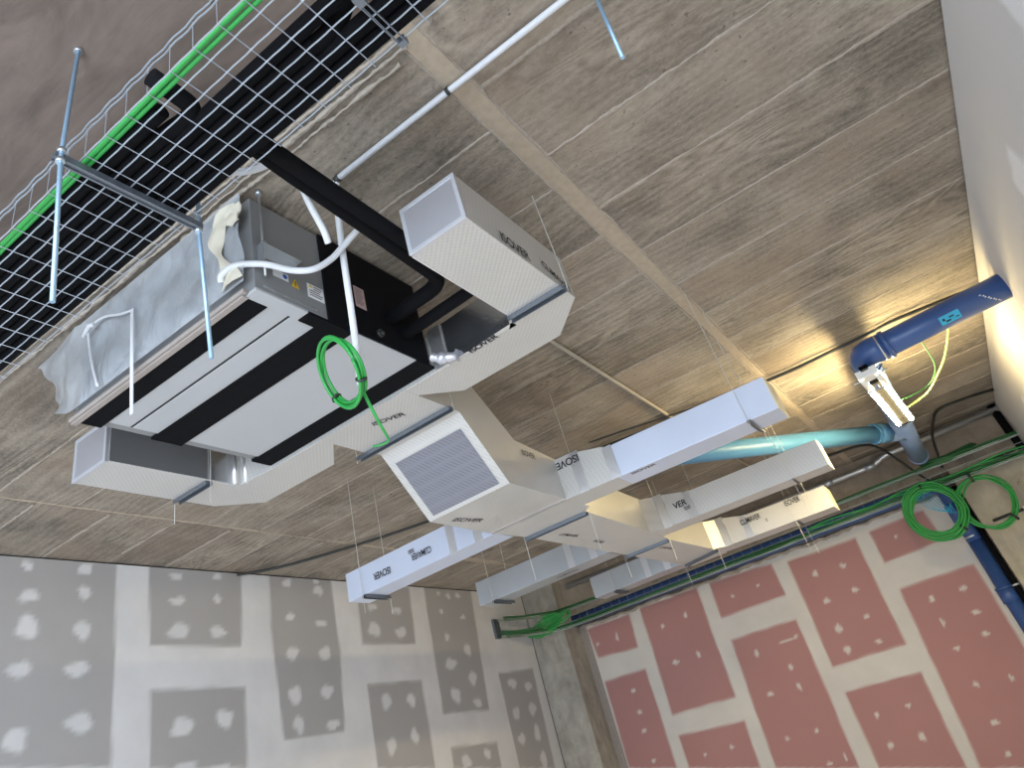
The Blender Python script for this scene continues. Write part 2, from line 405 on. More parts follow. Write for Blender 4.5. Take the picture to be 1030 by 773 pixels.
PS= [(-4.264, 2.792, 0.02, 0.05), (-4.57, 2.786, 0.026, 0.021), (-4.276, 2.152, 0.032, 0.022), (-4.286, 1.917, 0.032, 0.024), (-4.306, 1.715, 0.035, 0.018), (-4.306, 1.396, 0.034, 0.017), (-3.607, 2.728, 0.027, 0.022), (-3.269, 2.765, 0.026, 0.032), (-3.607, 2.304, 0.049, 0.024), (-3.293, 2.311, 0.025, 0.036), (-3.654, 1.322, 0.017, 0.022), (-3.314, 1.325, 0.031, 0.019), (-2.614, 2.784, 0.021, 0.019), (-2.272, 2.798, 0.017, 0.015), (-1.593, 2.717, 0.034, 0.032), (-1.273, 2.702, 0.036, 0.023), (-1.279, 2.432, 0.038, 0.026), (-1.614, 2.416, 0.039, 0.028), (-1.3, 2.148, 0.037, 0.019), (-1.63, 2.122, 0.036, 0.049), (-1.307, 1.895, 0.037, 0.019), (-1.647, 1.904, 0.035, 0.043), (-2.613, 2.134, 0.024, 0.041), (-2.306, 1.903, 0.022, 0.033), (-2.649, 1.71, 0.036, 0.022), (-2.307, 1.705, 0.025, 0.038), (-1.667, 1.27, 0.022, 0.03), (-1.339, 1.276, 0.024, 0.022), (-1.357, 0.999, 0.032, 0.038), (-1.68, 0.992, 0.027, 0.032), (-2.327, 1.27, 0.025, 0.018), (-2.663, 1.267, 0.025, 0.019), (-0.614, 2.123, 0.027, 0.031), (-0.289, 2.127, 0.038, 0.025), (-0.302, 1.89, 0.042, 0.02), (-0.637, 1.887, 0.019, 0.041), (-0.33, 1.688, 0.032, 0.027), (-0.643, 1.639, 0.033, 0.02), (-0.656, 1.303, 0.023, 0.024), (-0.337, 1.281, 0.024, 0.024), (-0.677, 0.972, 0.039, 0.018), (-0.713, 0.711, 0.028, 0.025), (-2.341, 0.967, 0.035, 0.015), (-2.159, 0.99, 0.014, 0.035), (-0.616, 2.801, 0.017, 0.017), (-2.23, 2.164, 0.08, 0.018), (-2.116, 2.173, 0.048, 0.011)]

def wall_grid(name, mat, axis, at, u0, u1, v0, v1, step, base, polys, spots, thick, seed):
    """a plasterboard wall: fine grid on the room side carrying a 'plaster' amount, plus its body behind"""
    rng = np.random.RandomState(seed)
    nu = int((u1 - u0) / step) + 1; nv = int((v1 - v0) / step) + 1
    U, V = np.meshgrid(np.linspace(u0, u1, nu), np.linspace(v0, v1, nv), indexing='ij')
    P = np.full(U.shape, float(base))
    def wob(a):
        ph = rng.rand(6) * 6.28
        return a * (np.sin(U * 7 + ph[0]) * np.cos(V * 5 + ph[1]) + .6 * np.sin(U * 17 + ph[2] + V * 11) + .35 * np.sin(V * 31 + ph[3] + U * 23))
    for q in polys:
        q = np.array(q); a = 0
        for i in range(len(q)):
            j = (i + 1) % len(q); a += q[i][0] * q[j][1] - q[j][0] * q[i][1]
        if a < 0: q = q[::-1]
        d = np.full(U.shape, -1e9)
        for i in range(len(q)):
            p, r = q[i], q[(i + 1) % len(q)]; e = r - p; L = np.hypot(*e) + 1e-9
            d = np.maximum(d, ((U - p[0]) * e[1] - (V - p[1]) * e[0]) / L)
        k = np.clip((d + wob(.0035)) / .022 + .5, 0, 1)
        P = (P * k) if base == 1 else np.maximum(P, 1 - k)
        if base == 1: P = np.maximum(P, k * (d < .6) * 1.0) if False else P
    for (a, b, ru, rv) in spots:
        th = np.arctan2((V - b) / rv, (U - a) / ru); ph = rng.rand(3) * 6.28
        rad = np.hypot((U - a) / ru, (V - b) / rv) / (1 + .10 * np.sin(2 * th + ph[0]) + .09 * np.sin(3 * th + ph[1]) + .07 * np.sin(4 * th + ph[2]))
        P = np.maximum(P, np.clip((1.12 - rad) / .35, 0, 1) * .92)
    if axis == 'x': co = np.stack([np.full(U.shape, at), U, V], -1)
    else: co = np.stack([U, np.full(U.shape, at), V], -1)
    idx = np.arange(nu * nv).reshape(nu, nv)
    F = np.stack([idx[:-1, :-1], idx[1:, :-1], idx[1:, 1:], idx[:-1, 1:]], -1).reshape(-1, 4)
    if (axis == 'x' and thick > 0) or (axis == 'y' and thick < 0): F = F[:, ::-1]
    vs = co.reshape(-1, 3); n0 = len(vs)
    e = 0.0005 * (1 if thick > 0 else -1)
    lo, hi = sorted((at + e, at + thick))
    bb = MB()
    if axis == 'x': bb.box(lo, hi, u0, u1, v0, v1)
    else: bb.box(u0, u1, lo, hi, v0, v1)
    verts = np.concatenate([vs, np.array(bb.v)]); faces = F.tolist() + [[i + n0 for i in f] for f in bb.f]
    me = bpy.data.meshes.new(name); me.from_pydata(verts.tolist(), [], faces); me.materials.append(mat)
    att = me.attributes.new('plaster', 'FLOAT', 'POINT')
    att.data.foreach_set('value', np.concatenate([P.reshape(-1), np.full(len(bb.v), float(base))]).astype(np.float32))
    me.update(); o = bpy.data.objects.new(name, me); C.objects.link(o); return structure(o)

# carve each bare board out of the plaster: product of the "outside" masks
wall_grid('wall_left', M['grey_wall'], 'x', XG, -1.5, 9.3, 0.0, H + CZ - .014, .025, 1, GB, GS, -.12, 1)
wall_grid('wall_far', M['pink_wall'], 'y', YP, -4.9, .2, 0.0, CZ + 1.445, .02, 1, PB, PS, .14, 2)
RP = [[(1.6, 3.36), (2.33, 3.31), (2.40, 3.15), (2.42, 2.5), (1.6, 2.5)], [(3.28, 3.26), (3.56, 3.22), (3.62, 3.1), (3.55, 2.6), (3.2, 2.6)], [(5.74, 3.25), (5.98, 3.2), (6.1, 3.1), (6.0, 2.5), (5.8, 2.5)], [(7.3, 3.2), (7.5, 3.2), (7.5, 2.6), (7.3, 2.6)]]
wall_grid('wall_right', M['right_wall'], 'x', XR, -1.5, 9.3, 0.0, H + CZ - .014, .03, 0, RP, [], .12, 3)

m = MB(); m.box(-5.45, 1.1, -6.0, 9.9, -CZ - .15, -CZ); structure(m.build('floor', M['floor']))
m = MB(); m.box(-5.45, 1.1, -1.5, 9.9, H, H + .2)
rng = random.Random(3)
def burr(p0, p1, w, h, mat, jit=.6, step=.018):
    """an irregular raised burr of cement along the underside of the slab"""
    p0 = Vector(p0); p1 = Vector(p1); L = (p1 - p0).length; n = max(2, int(L / step)); d = (p1 - p0) / n
    nx = Vector((-d.y, d.x, 0)).normalized(); b = len(m.v); ww = w; off = 0
    for i in range(n + 1):
        ww = max(.15 * w, min(1.5 * w, ww + rng.uniform(-jit, jit) * w)); off = .55 * off + rng.uniform(-.22, .22) * jit * w
        hh = h * rng.uniform(.5, 1.2); q = p0 + d * i + nx * off
        for s, z in ((-1, 0), (-.35, -hh), (.35, -hh), (1, 0)):
            m.v.append((q.x + nx.x * s * ww / 2, q.y + nx.y * s * ww / 2, H + z + .0004))
    for i in range(n):
        for k in range(3):
            a = b + i * 4 + k; m.face((a, a + 4, a + 5, a + 1), mat)
for k in range(16): burr((-.60, 1.65 + .493 * k, 0), (XR, 1.655 + .493 * k, 0), rng.uniform(.012, .026), .005, 1)
for k in range(16): burr((-.66, 1.85 + .493 * k, 0), (-4.38, 1.85 + .493 * k, 0), rng.uniform(.010, .022), .005, 1)
for k in range(15): burr((-4.46, 2.11 + .493 * k, 0), (-5.28, 2.11 + .493 * k, 0), rng.uniform(.016, .03), .005, 1)
burr((-.63, 1.25, 0), (-.63, 9.3, 0), .085, .004, 2, .05, .08)
burr((-.585, 1.25, 0), (-.60, 9.3, 0), .012, .005, 1); burr((-.675, 1.25, 0), (-.675, 9.3, 0), .010, .005, 1)
burr((-4.42, 1.25, 0), (-4.42, 9.3, 0), .075, .004, 2, .15)
burr((-.66, 1.315, 0), (-4.4, 1.285, 0), .020, .010, 1, .6); burr((-.66, 1.275, 0), (-4.4, 1.245, 0), .014, .008, 1, .5)
burr((-.62, 1.24, 0), (-5.28, 1.21, 0), .03, .005, 2, .5)
burr((-.72, 1.355, 0), (-1.9, 1.335, 0), .016, .012, 1, .9)
structure(m.build('ceiling', [M['ceiling'], M['seam'], M['band']]))
m = MB(); m.box(-4.762, XR + .1, 9.31, 9.9, 1.60, H + .02); structure(m.build('beam', M['beam']))
m = MB(); m.box(-5.263, -4.762, YC, 9.9, -CZ, H); structure(m.build('column_left', M['column']))
m = MB(); m.box(.2, XR + .1, 9.29, 9.9, -CZ, 1.6); structure(m.build('column_right', M['pillar']))
m = MB(); m.box(-4.762, .2, 9.76, 9.9, 1.40, 1.6); structure(m.build('wall_recess', M['beam']))
# near-black strips painting the shadow gaps along the tops of the side walls and beside the column
m = MB(); m.box(XG - .12, XG - .02, -1.5, 9.3, H - .014, H); structure(m.build('gap_shade_1', M['dark_gap']))
m = MB(); m.box(XR + .02, XR + .12, -1.5, 9.3, H - .014, H); structure(m.build('gap_shade_2', M['dark_gap']))
m = MB(); m.box(XG, -5.2635, YC + .01, 9.3, -CZ, H); structure(m.build('gap_shade_3', M['dark_gap']))
# ragged plaster along the top of the red wall
m = MB(); pts = []; x = -4.74
rr = random.Random(5)
while x < .18:
    pts.append((x, YP - .006 + rr.uniform(-.004, .004), 1.437 + rr.uniform(-.012, .016))); x += .07
m.tube(pts, [rr.uniform(.012, .026) for _ in pts], 6); structure(m.build('trim_4', M['seam']))
m = MB(); m.box(-4.762, -4.66, YP - .010, YP, -CZ, 1.44); m.box(-4.735, -4.715, YP - .018, YP - .01, -CZ, 1.43); structure(m.build('trim_5', M['ledge']))

# ================================================================== lettering
def lettering(body, at, right, upv, height, parent, mat='ink', name='printed_lettering', squash=1.0):
    c = bpy.data.curves.new('glyphs', 'FONT'); c.body = body; c.size = height * 1.38; c.offset = height * .018
    c.space_character = .95
    t = bpy.data.objects.new('glyphs', c); C.objects.link(t)
    dg = bpy.context.evaluated_depsgraph_get(); dg.update()
    me = bpy.data.meshes.new_from_object(t.evaluated_get(dg))
    bpy.data.objects.remove(t); bpy.data.curves.remove(c)
    R = Vector(right).normalized(); U = Vector(upv).normalized(); N = R.cross(U); A = Vector(at) + Vector((0, 0, CZ))
    pw = Vector(parent['_w'])
    for v in me.vertices:
        q = A + R * (v.co.x * squash) + U * v.co.y + N * .0025 - pw
        v.co = q
    me.name = name; me.materials.clear(); me.materials.append(M[mat]); me.update()
    o = bpy.data.objects.new(name, me); C.objects.link(o); o.parent = parent; o['_w'] = tuple(pw)
    return o
PX, NX, PY, NY, PZ, NZ = (1, 0, 0), (-1, 0, 0), (0, 1, 0), (0, -1, 0), (0, 0, 1), (0, 0, -1)

# ================================================================== FAN COIL UNIT
UX0, UX1, UY0, UY1, UZ0, UZ1 = -2.62, -1.52, 1.362, 2.335, 1.578, 2.02
u = thing('fan_coil_unit', 'big grey ceiling fan coil unit with pale bottom panels and black foam bands', 'air conditioner', ((UX0 + UX1) / 2, (UY0 + UY1) / 2, UZ0))
m = MB(); m.box(UX0, UX1, UY0, UY1, UZ0 + .004, UZ1); m.build('casing', M['casing'], u, .004)
m = MB(); m.box(UX1 - .002, UX1 + .010, 1.712, UY1, UZ0 + .002, UZ1 + .004); m.build('foam_jacket', M['black'], u, .003)
m = MB(); m.box(UX0 + .05, UX1 - .055, 1.465, 1.564, UZ0 - .004, UZ0 + .005); m.build('bottom_panel', M['panel'], u, .002)
m = MB(); m.box(UX0 + .05, UX1 - .055, 1.577, 1.695, UZ0 - .004, UZ0 + .005); m.build('bottom_panel', M['panel'], u, .002)
m = MB(); m.box(UX0 + .05, UX1 + .001, 1.849, 2.247, UZ0 - .004, UZ0 + .005); m.build('bottom_panel', M['panel'], u, .002)
m = MB(); m.box(UX1 - .057, UX1 + .002, 1.364, 1.61, UZ0 - .006, UZ0 + .005); m.build('end_plate', M['panel'], u, .002)
m = MB(); m.box(UX0, UX1 - .057, 1.378, 1.465, UZ0 - .008, UZ0 + .004); m.build('foam_band', M['black'], u, .002)
m = MB(); m.prism([(UX0, 1.695), (UX1 - .058, 1.695), (UX1 - .058, 1.612), (UX1 + .002, 1.612), (UX1 + .002, 1.849), (UX0, 1.849)], UZ0 - .009, UZ0 + .004); m.build('foam_band', M['black'], u, .002)
m = MB(); m.box(UX0, UX1 + .008, 2.247, 2.37, UZ0 - .009, UZ0 + .004); m.build('foam_band', M['black'], u, .002)
m = MB(); m.box(UX0 + .05, UX1 - .057, 1.5642, 1.5768, UZ0 - .001, UZ0 + .005); m.build('panel_joint', M['dark_gap'], u)
# corner bracket with its bolts
m = MB(); m.box(UX1, UX1 + .034, 1.385, 1.575, 1.782, 1.785); m.box(UX1, UX1 + .003, 1.385, 1.575, 1.745, 1.7835)
m.prism_x([(1.383, 1.785), (1.386, 1.785), (1.386, 1.69), (1.383, 1.69)], UX1, UX1 + .030); m.box(UX1, UX1 + .002, 1.40, 1.66, 1.600, 1.610)
br = m.build('hanging_bracket', M['galv'], u, .001)
m = MB(); m.tube([(UX1 + .018, 1.40, 1.786), (UX1 + .018, 1.40, 1.800)], .012, 6); m.tube([(UX1 + .017, 1.40, 1.690), (UX1 + .017, 1.40, 1.708)], .012, 6); m.build('nut', M['galv'], br)
m = MB(); m.box(UX0 - .04, UX0, 1.37, 1.42, 1.60, 1.66); m.build('hanging_bracket', M['galv'], u, .002)
def sticker(y0, y1, z0, z1, mat, parent, name, skew=0.0):
    x = UX1 + (.0012 if y1 < 1.712 else .0112)
    b = MB(); b.hexa([(x, y0, z0), (x, y1, z0 + skew), (x + .0008, y1, z0 + skew), (x + .0008, y0, z0), (x, y0, z1), (x, y1, z1 + skew), (x + .0008, y1, z1 + skew), (x + .0008, y0, z1)])
    return b.build(name, mat, parent)
st = sticker(1.62, 1.706, 1.655, 1.722, M['white_paper'], u, 'warning_label')
b = MB(); b.prism_x([(1.628, 1.705), (1.648, 1.705), (1.638, 1.720)], UX1 + .002, UX1 + .003); b.build('warning_triangle', M['yellow'], st)
b = MB()
for k in range(5): b.box(UX1 + .002, UX1 + .0026, 1.652 if k < 2 else 1.630, 1.70 - .008 * (k % 3), 1.711 - k * .011, 1.715 - k * .011)
b.build('printed_lines', M['ink_dull'], st)
st = sticker(1.45, 1.525, 1.678, 1.712, M['white_paper'], u, 'makers_plate')
b = MB(); b.tube([(UX1 + .0015, 1.508, 1.697), (UX1 + .0025, 1.508, 1.697)], .011, 12); b.build('printed_roundel', M['blue_print'], st)
b = MB(); b.prism_x([(1.538, 1.668), (1.578, 1.668), (1.558, 1.710)], UX1 + .001, UX1 + .002); tri = b.build('warning_label', M['yellow'], u)
b = MB(); b.box(UX1 + .002, UX1 + .0026, 1.5555, 1.5605, 1.682, 1.697); b.box(UX1 + .002, UX1 + .0026, 1.5555, 1.5605, 1.674, 1.679); b.build('exclamation_mark', M['ink'], tri)
st = sticker(1.884, 1.948, 1.716, 1.826, M['pink_paper'], u, 'rating_label')
b = MB()
for k in range(8): b.box(UX1 + .012, UX1 + .0126, 1.890, 1.938 - .006 * (k % 3), 1.812 - k * .011, 1.815 - k * .011)
b.build('printed_lines', M['ink_dull'], st)
b = MB(); b.tube([(UX1 + .008, 2.008, 1.622), (UX1 + .022, 2.008, 1.622)], .019, 14); b.tube([(UX1 + .012, 2.008, 1.622), (UX1 + .030, 2.015, 1.618)], .008, 8); b.build('drain_socket', M['black_rubber'], u)

# beige batten along the air intake, polythene sheet and tape over it
m = MB(); m.box(UX0 - .02, UX1 - .035, 1.338, 1.360, UZ0 - .004, UZ0 + .012); m.box(UX0 - .02, UX1 - .05, 1.348, 1.375, UZ0 - .012, UZ0 - .005); tag(m.build('timber_batten', M['ledge'], None, .003), 'beige batten along the bottom edge of the fan coil unit intake', 'batten')
s = thing('polythene_sheet', 'wrinkled translucent polythene sheet taped over the fan coil unit intake', 'plastic sheet', (-2.1, 1.33, 1.6))
m = MB(); nx, nz = 64, 26; rs = random.Random(11)
b0 = len(m.v)
for i in range(nx + 1):
    for k in range(nz + 1):
        a = i / nx; c = k / nz
        x = -2.90 + a * 1.37; z = 1.60 + c * .43
        if x < UX0:                        # loose flap past the casing
            t = (UX0 - x) / .28
            edge = .05 * math.sin(c * 9) + .03 * math.sin(c * 23 + 1)
            x = UX0 - (UX0 - x) * (1 + edge * 1.5) * (.75 + .55 * c); z = z + .06 * t * c + .12 * t * (1 - c)
            y = 1.315 + .06 * t + .03 * math.sin(c * 7) * t
        else: y = 1.322
        g_ = math.sin(c * 3.14) ** .5 if 0 < c < 1 else 0
        y += g_ * (.007 * math.sin(x * 11 + z * 15) + .005 * math.sin(x * 19 - z * 23 + 1) + .003 * math.sin(x * 37 + z * 41))
        m.v.append((x, min(y, 1.352 if x > UX0 else 9), z))
for i in range(nx):
    for k in range(nz):
        a = b0 + i * (nz + 1) + k; m.face((a, a + nz + 1, a + nz + 2, a + 1), 0, True)
m.build('sheet', M['film'], s)
m = MB(); b0 = 0; N = 22
for i in range(N + 1):
    t = i / N; z = 1.99 - .385 * t; xc = -1.60 - .045 * math.sin(t * 4.5) - .02 * t; w = .038 + .022 * math.sin(t * 7 + .5)
    for sx in (-1, -.3, .3, 1):
        m.v.append((xc + sx * w, 1.312 - .012 * (1 - abs(sx)) + .006 * math.sin(t * 17 + sx), z))
for i in range(N):
    for k in range(3):
        a = i * 4 + k; m.face((a, a + 4, a + 5, a + 1), 0, True)
m.build('masking_tape', M['masking'], s)
m = MB()
for i in range(13):
    for k in range(9):
        a = i / 12; c = k / 8; x = -1.60 + .10 * a; z = 1.985 - .02 * a - .10 * c
        if x > -1.515: x = -1.515
        m.v.append((x + .01 * math.sin(c * 5), 1.308 + .006 * math.sin(a * 9 + c * 11), z + .012 * math.sin(a * 8)))
for i in range(12):
    for k in range(8):
        a = i * 9 + k; m.face((a, a + 9, a + 10, a + 1), 0, True)
m.build('masking_tape', M['masking'], s)
m = MB(); m.tube(spline([(-2.372, 1.30, 1.60), (-2.425, 1.298, 1.74), (-2.475, 1.30, 1.905), (-2.455, 1.30, 1.935), (-2.36, 1.30, 1.925), (-2.255, 1.30, 1.875), (-2.167, 1.300, 1.842)], 6), .0055, 8)
m.tube([(-2.50, 1.295, 1.90), (-2.455, 1.29, 1.93), (-2.43, 1.30, 1.925)], .012, 6)
tag(m.build('packing_strap', M['white_pvc']), 'white strap looped over the left end of the polythene sheet', 'strap')
m = MB(); m.hexa([(-2.142, 1.300, 1.36), (-2.124, 1.300, 1.36), (-2.124, 1.303, 1.36), (-2.142, 1.303, 1.36), (-2.170, 1.297, 1.846), (-2.152, 1.297, 1.846), (-2.152, 1.300, 1.846), (-2.170, 1.300, 1.846)])
tag(m.build('strap_tail', M['white_pvc']), 'flat white strap hanging straight down in front of the polythene sheet', 'strap')

# ================================================================== DUCTWORK
DB, DT = 1.55, 1.762          # bottom and top of the plenum ducts
p = thing('supply_plenum', 'flat U shaped foil air duct wrapped around the back of the fan coil unit', 'air duct', (-1.98, 2.5, DB), None)
plan = [(-2.26, 2.372), (-2.26, 2.462), (-2.437, 2.640), (-2.972, 2.632), (-3.112, 2.40), (-3.102, 1.625), (-2.846, 1.625), (-2.850, 2.305), (-2.824, 2.352), (-2.60, 2.372)]
planR = [(-1.70, 2.372), (-1.70, 2.466), (-1.545, 2.640), (-.985, 2.632), (-.786, 2.42), (-.789, 1.645), (-1.040, 1.645), (-1.044, 2.30), (-1.10, 2.372)]
m = MB(); m.prism(plan, DB, DT); m.build('duct_arm', M['foil'], p, .002)
m = MB(); m.prism(planR, DB, DT); m.build('duct_arm', M['foil'], p, .002)
m = MB(); m.box(-2.26, -1.70, 2.372, 2.70, DB, DT); m.build('outlet_spigot', M['foil'], p)
for (xa, xb, y) in ((-3.102, -2.846, 1.625), (-1.040, -.789, 1.645)):
    m = MB(); m.box(xa - .001, xb + .001, y - .004, y + .01, DB - .001, DT + .001); e = m.build('end_cap', M['cap_foil'], p)
    m = MB(); q = .013
    m.box(xa - .002, xb + .002, y - .007, y - .003, DB - .002, DB + q); m.box(xa - .002, xb + .002, y - .007, y - .003, DT - q, DT + .002)
    m.box(xa - .002, xa + q, y - .007, y - .003, DB + q, DT - q); m.box(xb - q, xb + .002, y - .007, y - .003, DB + q, DT - q)
    m.build('tape_edge', M['edge_foil'], e)
# bare bright facing on the inner sides of the arms, with tape at the corners
m = MB(); m.box(-2.849, -2.843, 1.64, 2.29, DB + .004, DT - .004); m.build('inner_facing', M['shiny'], p)
m = MB(); m.box(-1.047, -1.041, 1.66, 2.30, DB + .004, DT - .004); m.build('inner_facing', M['shiny'], p)
m = MB(); m.hexa([(-1.44, 2.366, DB), (-1.06, 2.340, DB), (-1.06, 2.375, DB), (-1.44, 2.375, DB), (-1.44, 2.366, DT), (-1.06, 2.340, DT), (-1.06, 2.375, DT), (-1.44, 2.375, DT)]); m.build('inner_facing', M['shiny'], p)
m = MB(); m.box(-2.853, -2.842, 2.275, 2.315, DB - .002, DT); m.tube([(-2.84, 2.325, DB), (-2.84, 2.325, DT)], .014, 6); m.tube([(-2.80, 2.36, DB), (-2.80, 2.36, DT)], .012, 6); m.build('tape_strip', M['tape'], p)
m = MB(); m.box(-1.50, -1.43, 2.355, 2.376, DB - .003, DT); m.build('tape_strip', M['tape'], p)
m = MB(); rs = random.Random(4); pts = [(-1.475, 2.30, 1.59), (-1.45, 2.32, 1.575), (-1.41, 2.345, 1.565), (-1.37, 2.355, 1.558)]
m.tube(spline(pts, 5), [.026 + rs.uniform(-.007, .007) for _ in range(16)], 7); m.build('crumpled_tape', M['cap_foil'], p)
lettering('ISOVER', (-1.315, 2.385, DB), (1, -.02, 0), (-.02, -1, 0), .036, p)
lettering('ISOVER', (-2.02, 2.50, DB), (.93, .36, 0), (.36, -.93, 0), .040, p)
lettering('ISOVER', (-.786, 1.86, 1.565), PY, PZ, .048, p)
lettering('CLIMAVER', (-.786, 2.17, 1.60), (0, .96, -.2), (0, .2, .96), .036, p)

TB, TT = 1.22, 1.475          # bottom and top of the trunk and branches
t = thing('trunk_duct', 'broad foil trunk duct stepping down from the plenum and running to the red wall', 'air duct', (-1.98, 4.8, TB))
m = MB(); m.prism_x([(2.70, DB), (2.80, DB), (3.118, TB), (3.725, TB), (3.725, TT), (3.30, TT + .03), (2.98, DT), (2.70, DT)], -2.245, -1.702); m.build('drop_section', M['foil'], t, .002)
m = MB(); m.prism([(-2.24, 3.727), (-1.702, 3.727), (-1.702, 4.02), (-1.765, 4.075), (-2.21, 4.075)], TB, TT); m.build('duct_section', M['foil'], t, .002)
m = MB(); m.prism([(-2.21, 4.077), (-1.765, 4.077), (-1.80, 5.24), (-1.82, 5.59), (-2.19, 5.59)], TB, TT); m.build('duct_section', M['foil'], t, .002)
m = MB(); m.prism([(-2.19, 5.592), (-1.83, 5.592), (-1.80, 6.66), (-1.80, 6.98), (-2.16, 6.98)], TB, TT); m.build('duct_section', M['foil'], t, .002)
# tape along the edges of the sloping face
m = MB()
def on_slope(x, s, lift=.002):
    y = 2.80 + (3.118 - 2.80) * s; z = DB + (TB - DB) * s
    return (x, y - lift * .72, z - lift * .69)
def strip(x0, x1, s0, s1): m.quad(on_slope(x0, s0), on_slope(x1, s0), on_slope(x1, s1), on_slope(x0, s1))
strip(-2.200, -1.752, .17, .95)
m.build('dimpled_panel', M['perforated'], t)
m = MB(); m.box(-2.243, -1.703, 3.70, 3.745, TB - .0015, TB); m.build('tape_strip', M['tape'], t)
lettering('ISOVER', (-2.19, 3.24, TB), (.25, .97, 0), (.97, -.25, 0), .05, t, 'ink_dull')
lettering('CLIMAVER', (-2.10, 4.30, TB), (.1, 1, 0), (1, -.1, 0), .035, t, 'ink_dull')
lettering('ISOVER', (-2.09, 4.78, TB), (.0, 1, 0), (1, 0, 0), .035, t, 'ink_dull')
lettering('CLIMAVER', (-1.98, 5.75, TB), (.1, 1, 0), (1, -.1, 0), .035, t, 'ink_dull')
lettering('ISOVER', (-1.698, 3.33, 1.42), PY, PZ, .035, t, 'ink_dull')

BT = 1.407
def branch(label, root_x, tip_x, y_root, y_tip, width, mats, top_root=TT - .01, taper=.33, collar=True):
    """a side duct: from its root on the trunk to its closed tip"""
    sg = 1 if tip_x > root_x else -1
    L = abs(tip_x - root_x); yr = (y_tip - y_root) / L
    b = thing('branch_duct', label, 'air duct', ((root_x + tip_x) / 2, (y_root + y_tip) / 2 + width / 2, TB), 'side branches of the trunk duct')
    X = lambda d: root_x + sg * d
    Y = lambda d: y_root + yr * d
    m = MB()
    def sect(d0, d1, t0, t1):
        y0, y1 = Y(d0), Y(d1)
        p8 = [(X(d0), y0, TB), (X(d1), y1, TB), (X(d1), y1 + width, TB), (X(d0), y0 + width, TB), (X(d0), y0, t0), (X(d1), y1, t1), (X(d1), y1 + width, t1), (X(d0), y0 + width, t0)]
        if sg < 0: p8 = [p8[1], p8[0], p8[3], p8[2], p8[5], p8[4], p8[7], p8[6]]
        m.hexa(p8)
    sect(taper, L, BT, BT); m.build('duct_body', mats[0], b, .002)
    m = MB(); sect(0, .10, top_root, top_root); sect(.10, taper - .02, top_root, BT + .012); sect(taper - .02, taper, BT + .012, BT); m.build('root_transition', mats[1], b)
    if collar:
        m = MB(); y0 = Y(0)
        pl = [(X(-.0), y0 - .075), (X(.085), y0 + .001), (X(.085), y0 + .05), (X(0), y0 + .05)]
        m.prism(pl, TB + .001, top_root - .002); m.build('collar', M['foil'], b)
    m = MB()
    for d in (.125, taper):
        y = Y(d) - .003; w = .03; tz = top_root if d < .2 else BT + .004
        xa, xb = sorted((X(d - w), X(d + w)))
        m.box(xa, xb, y - .001, y + .003, TB - .002, tz)
    m.build('tape_strip', M['tape'], b)
    m = MB(); xa, xb = sorted((X(L) - sg * .002, X(L) + sg * .004)); m.box(xa, xb, Y(L), Y(L) + width, TB, BT)
    m.build('end_cap', M['lamplit_end'] if sg > 0 else M['foil'], b)
    return b, X, Y
F, S = M['foil'], M['shiny']
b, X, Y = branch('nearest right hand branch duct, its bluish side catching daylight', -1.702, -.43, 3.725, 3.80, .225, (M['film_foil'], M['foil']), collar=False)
lettering('ISOVER', (-1.545, 3.726, 1.44), NX, NZ, .045, b); lettering('ISOVER', (-1.30, 3.80, TB), (1, .1, 0), (.1, -1, 0), .035, b, 'ink_dull')
b, X, Y = branch('middle right hand branch duct under the pale blue pipe', -1.80, -.49, 5.24, 5.33, .205, (F, F))
lettering('VER', (-1.585, 5.252, 1.32), PX, PZ, .045, b)
lettering('500', (-1.52, 5.255, 1.285), PX, PZ, .026, b, 'ink_dull')
b, X, Y = branch('farthest right hand branch duct, in front of the red wall', -1.80, -.745, 6.68, 6.77, .25, (F, F))
lettering('CLIMAVER', (-1.51, 6.70, 1.335), PX, PZ, .046, b, squash=.66); lettering('500', (-1.34, 6.725, 1.295), PX, PZ, .028, b, 'ink_dull')
lettering('ISOVER', (-1.10, 6.74, 1.355), PX, PZ, .046, b, squash=.70)
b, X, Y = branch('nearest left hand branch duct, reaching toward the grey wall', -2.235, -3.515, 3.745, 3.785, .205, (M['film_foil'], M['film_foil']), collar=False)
lettering('CLIMAVER', (-2.735, 3.758, 1.325), NX, NZ, .042, b, squash=.66); lettering('500', (-2.875, 3.762, 1.360), NX, NZ, .026, b, 'ink_dull')
lettering('ISOVER', (-3.10, 3.768, 1.320), NX, NZ, .046, b, squash=.78)
b, X, Y = branch('middle left hand branch duct, its tip over the concrete column', -2.20, -3.465, 5.255, 5.29, .23, (M['galv'], M['galv']), collar=False)
lettering('CLIMAVER', (-2.75, 5.40, TB), (1, 0, 0), (0, -1, 0), .035, b, 'ink_dull')
b, X, Y = branch('farthest left hand branch duct, close in front of the blue pipe', -2.165, -3.10, 6.70, 6.745, .23, (M['galv'], M['galv']), collar=False)

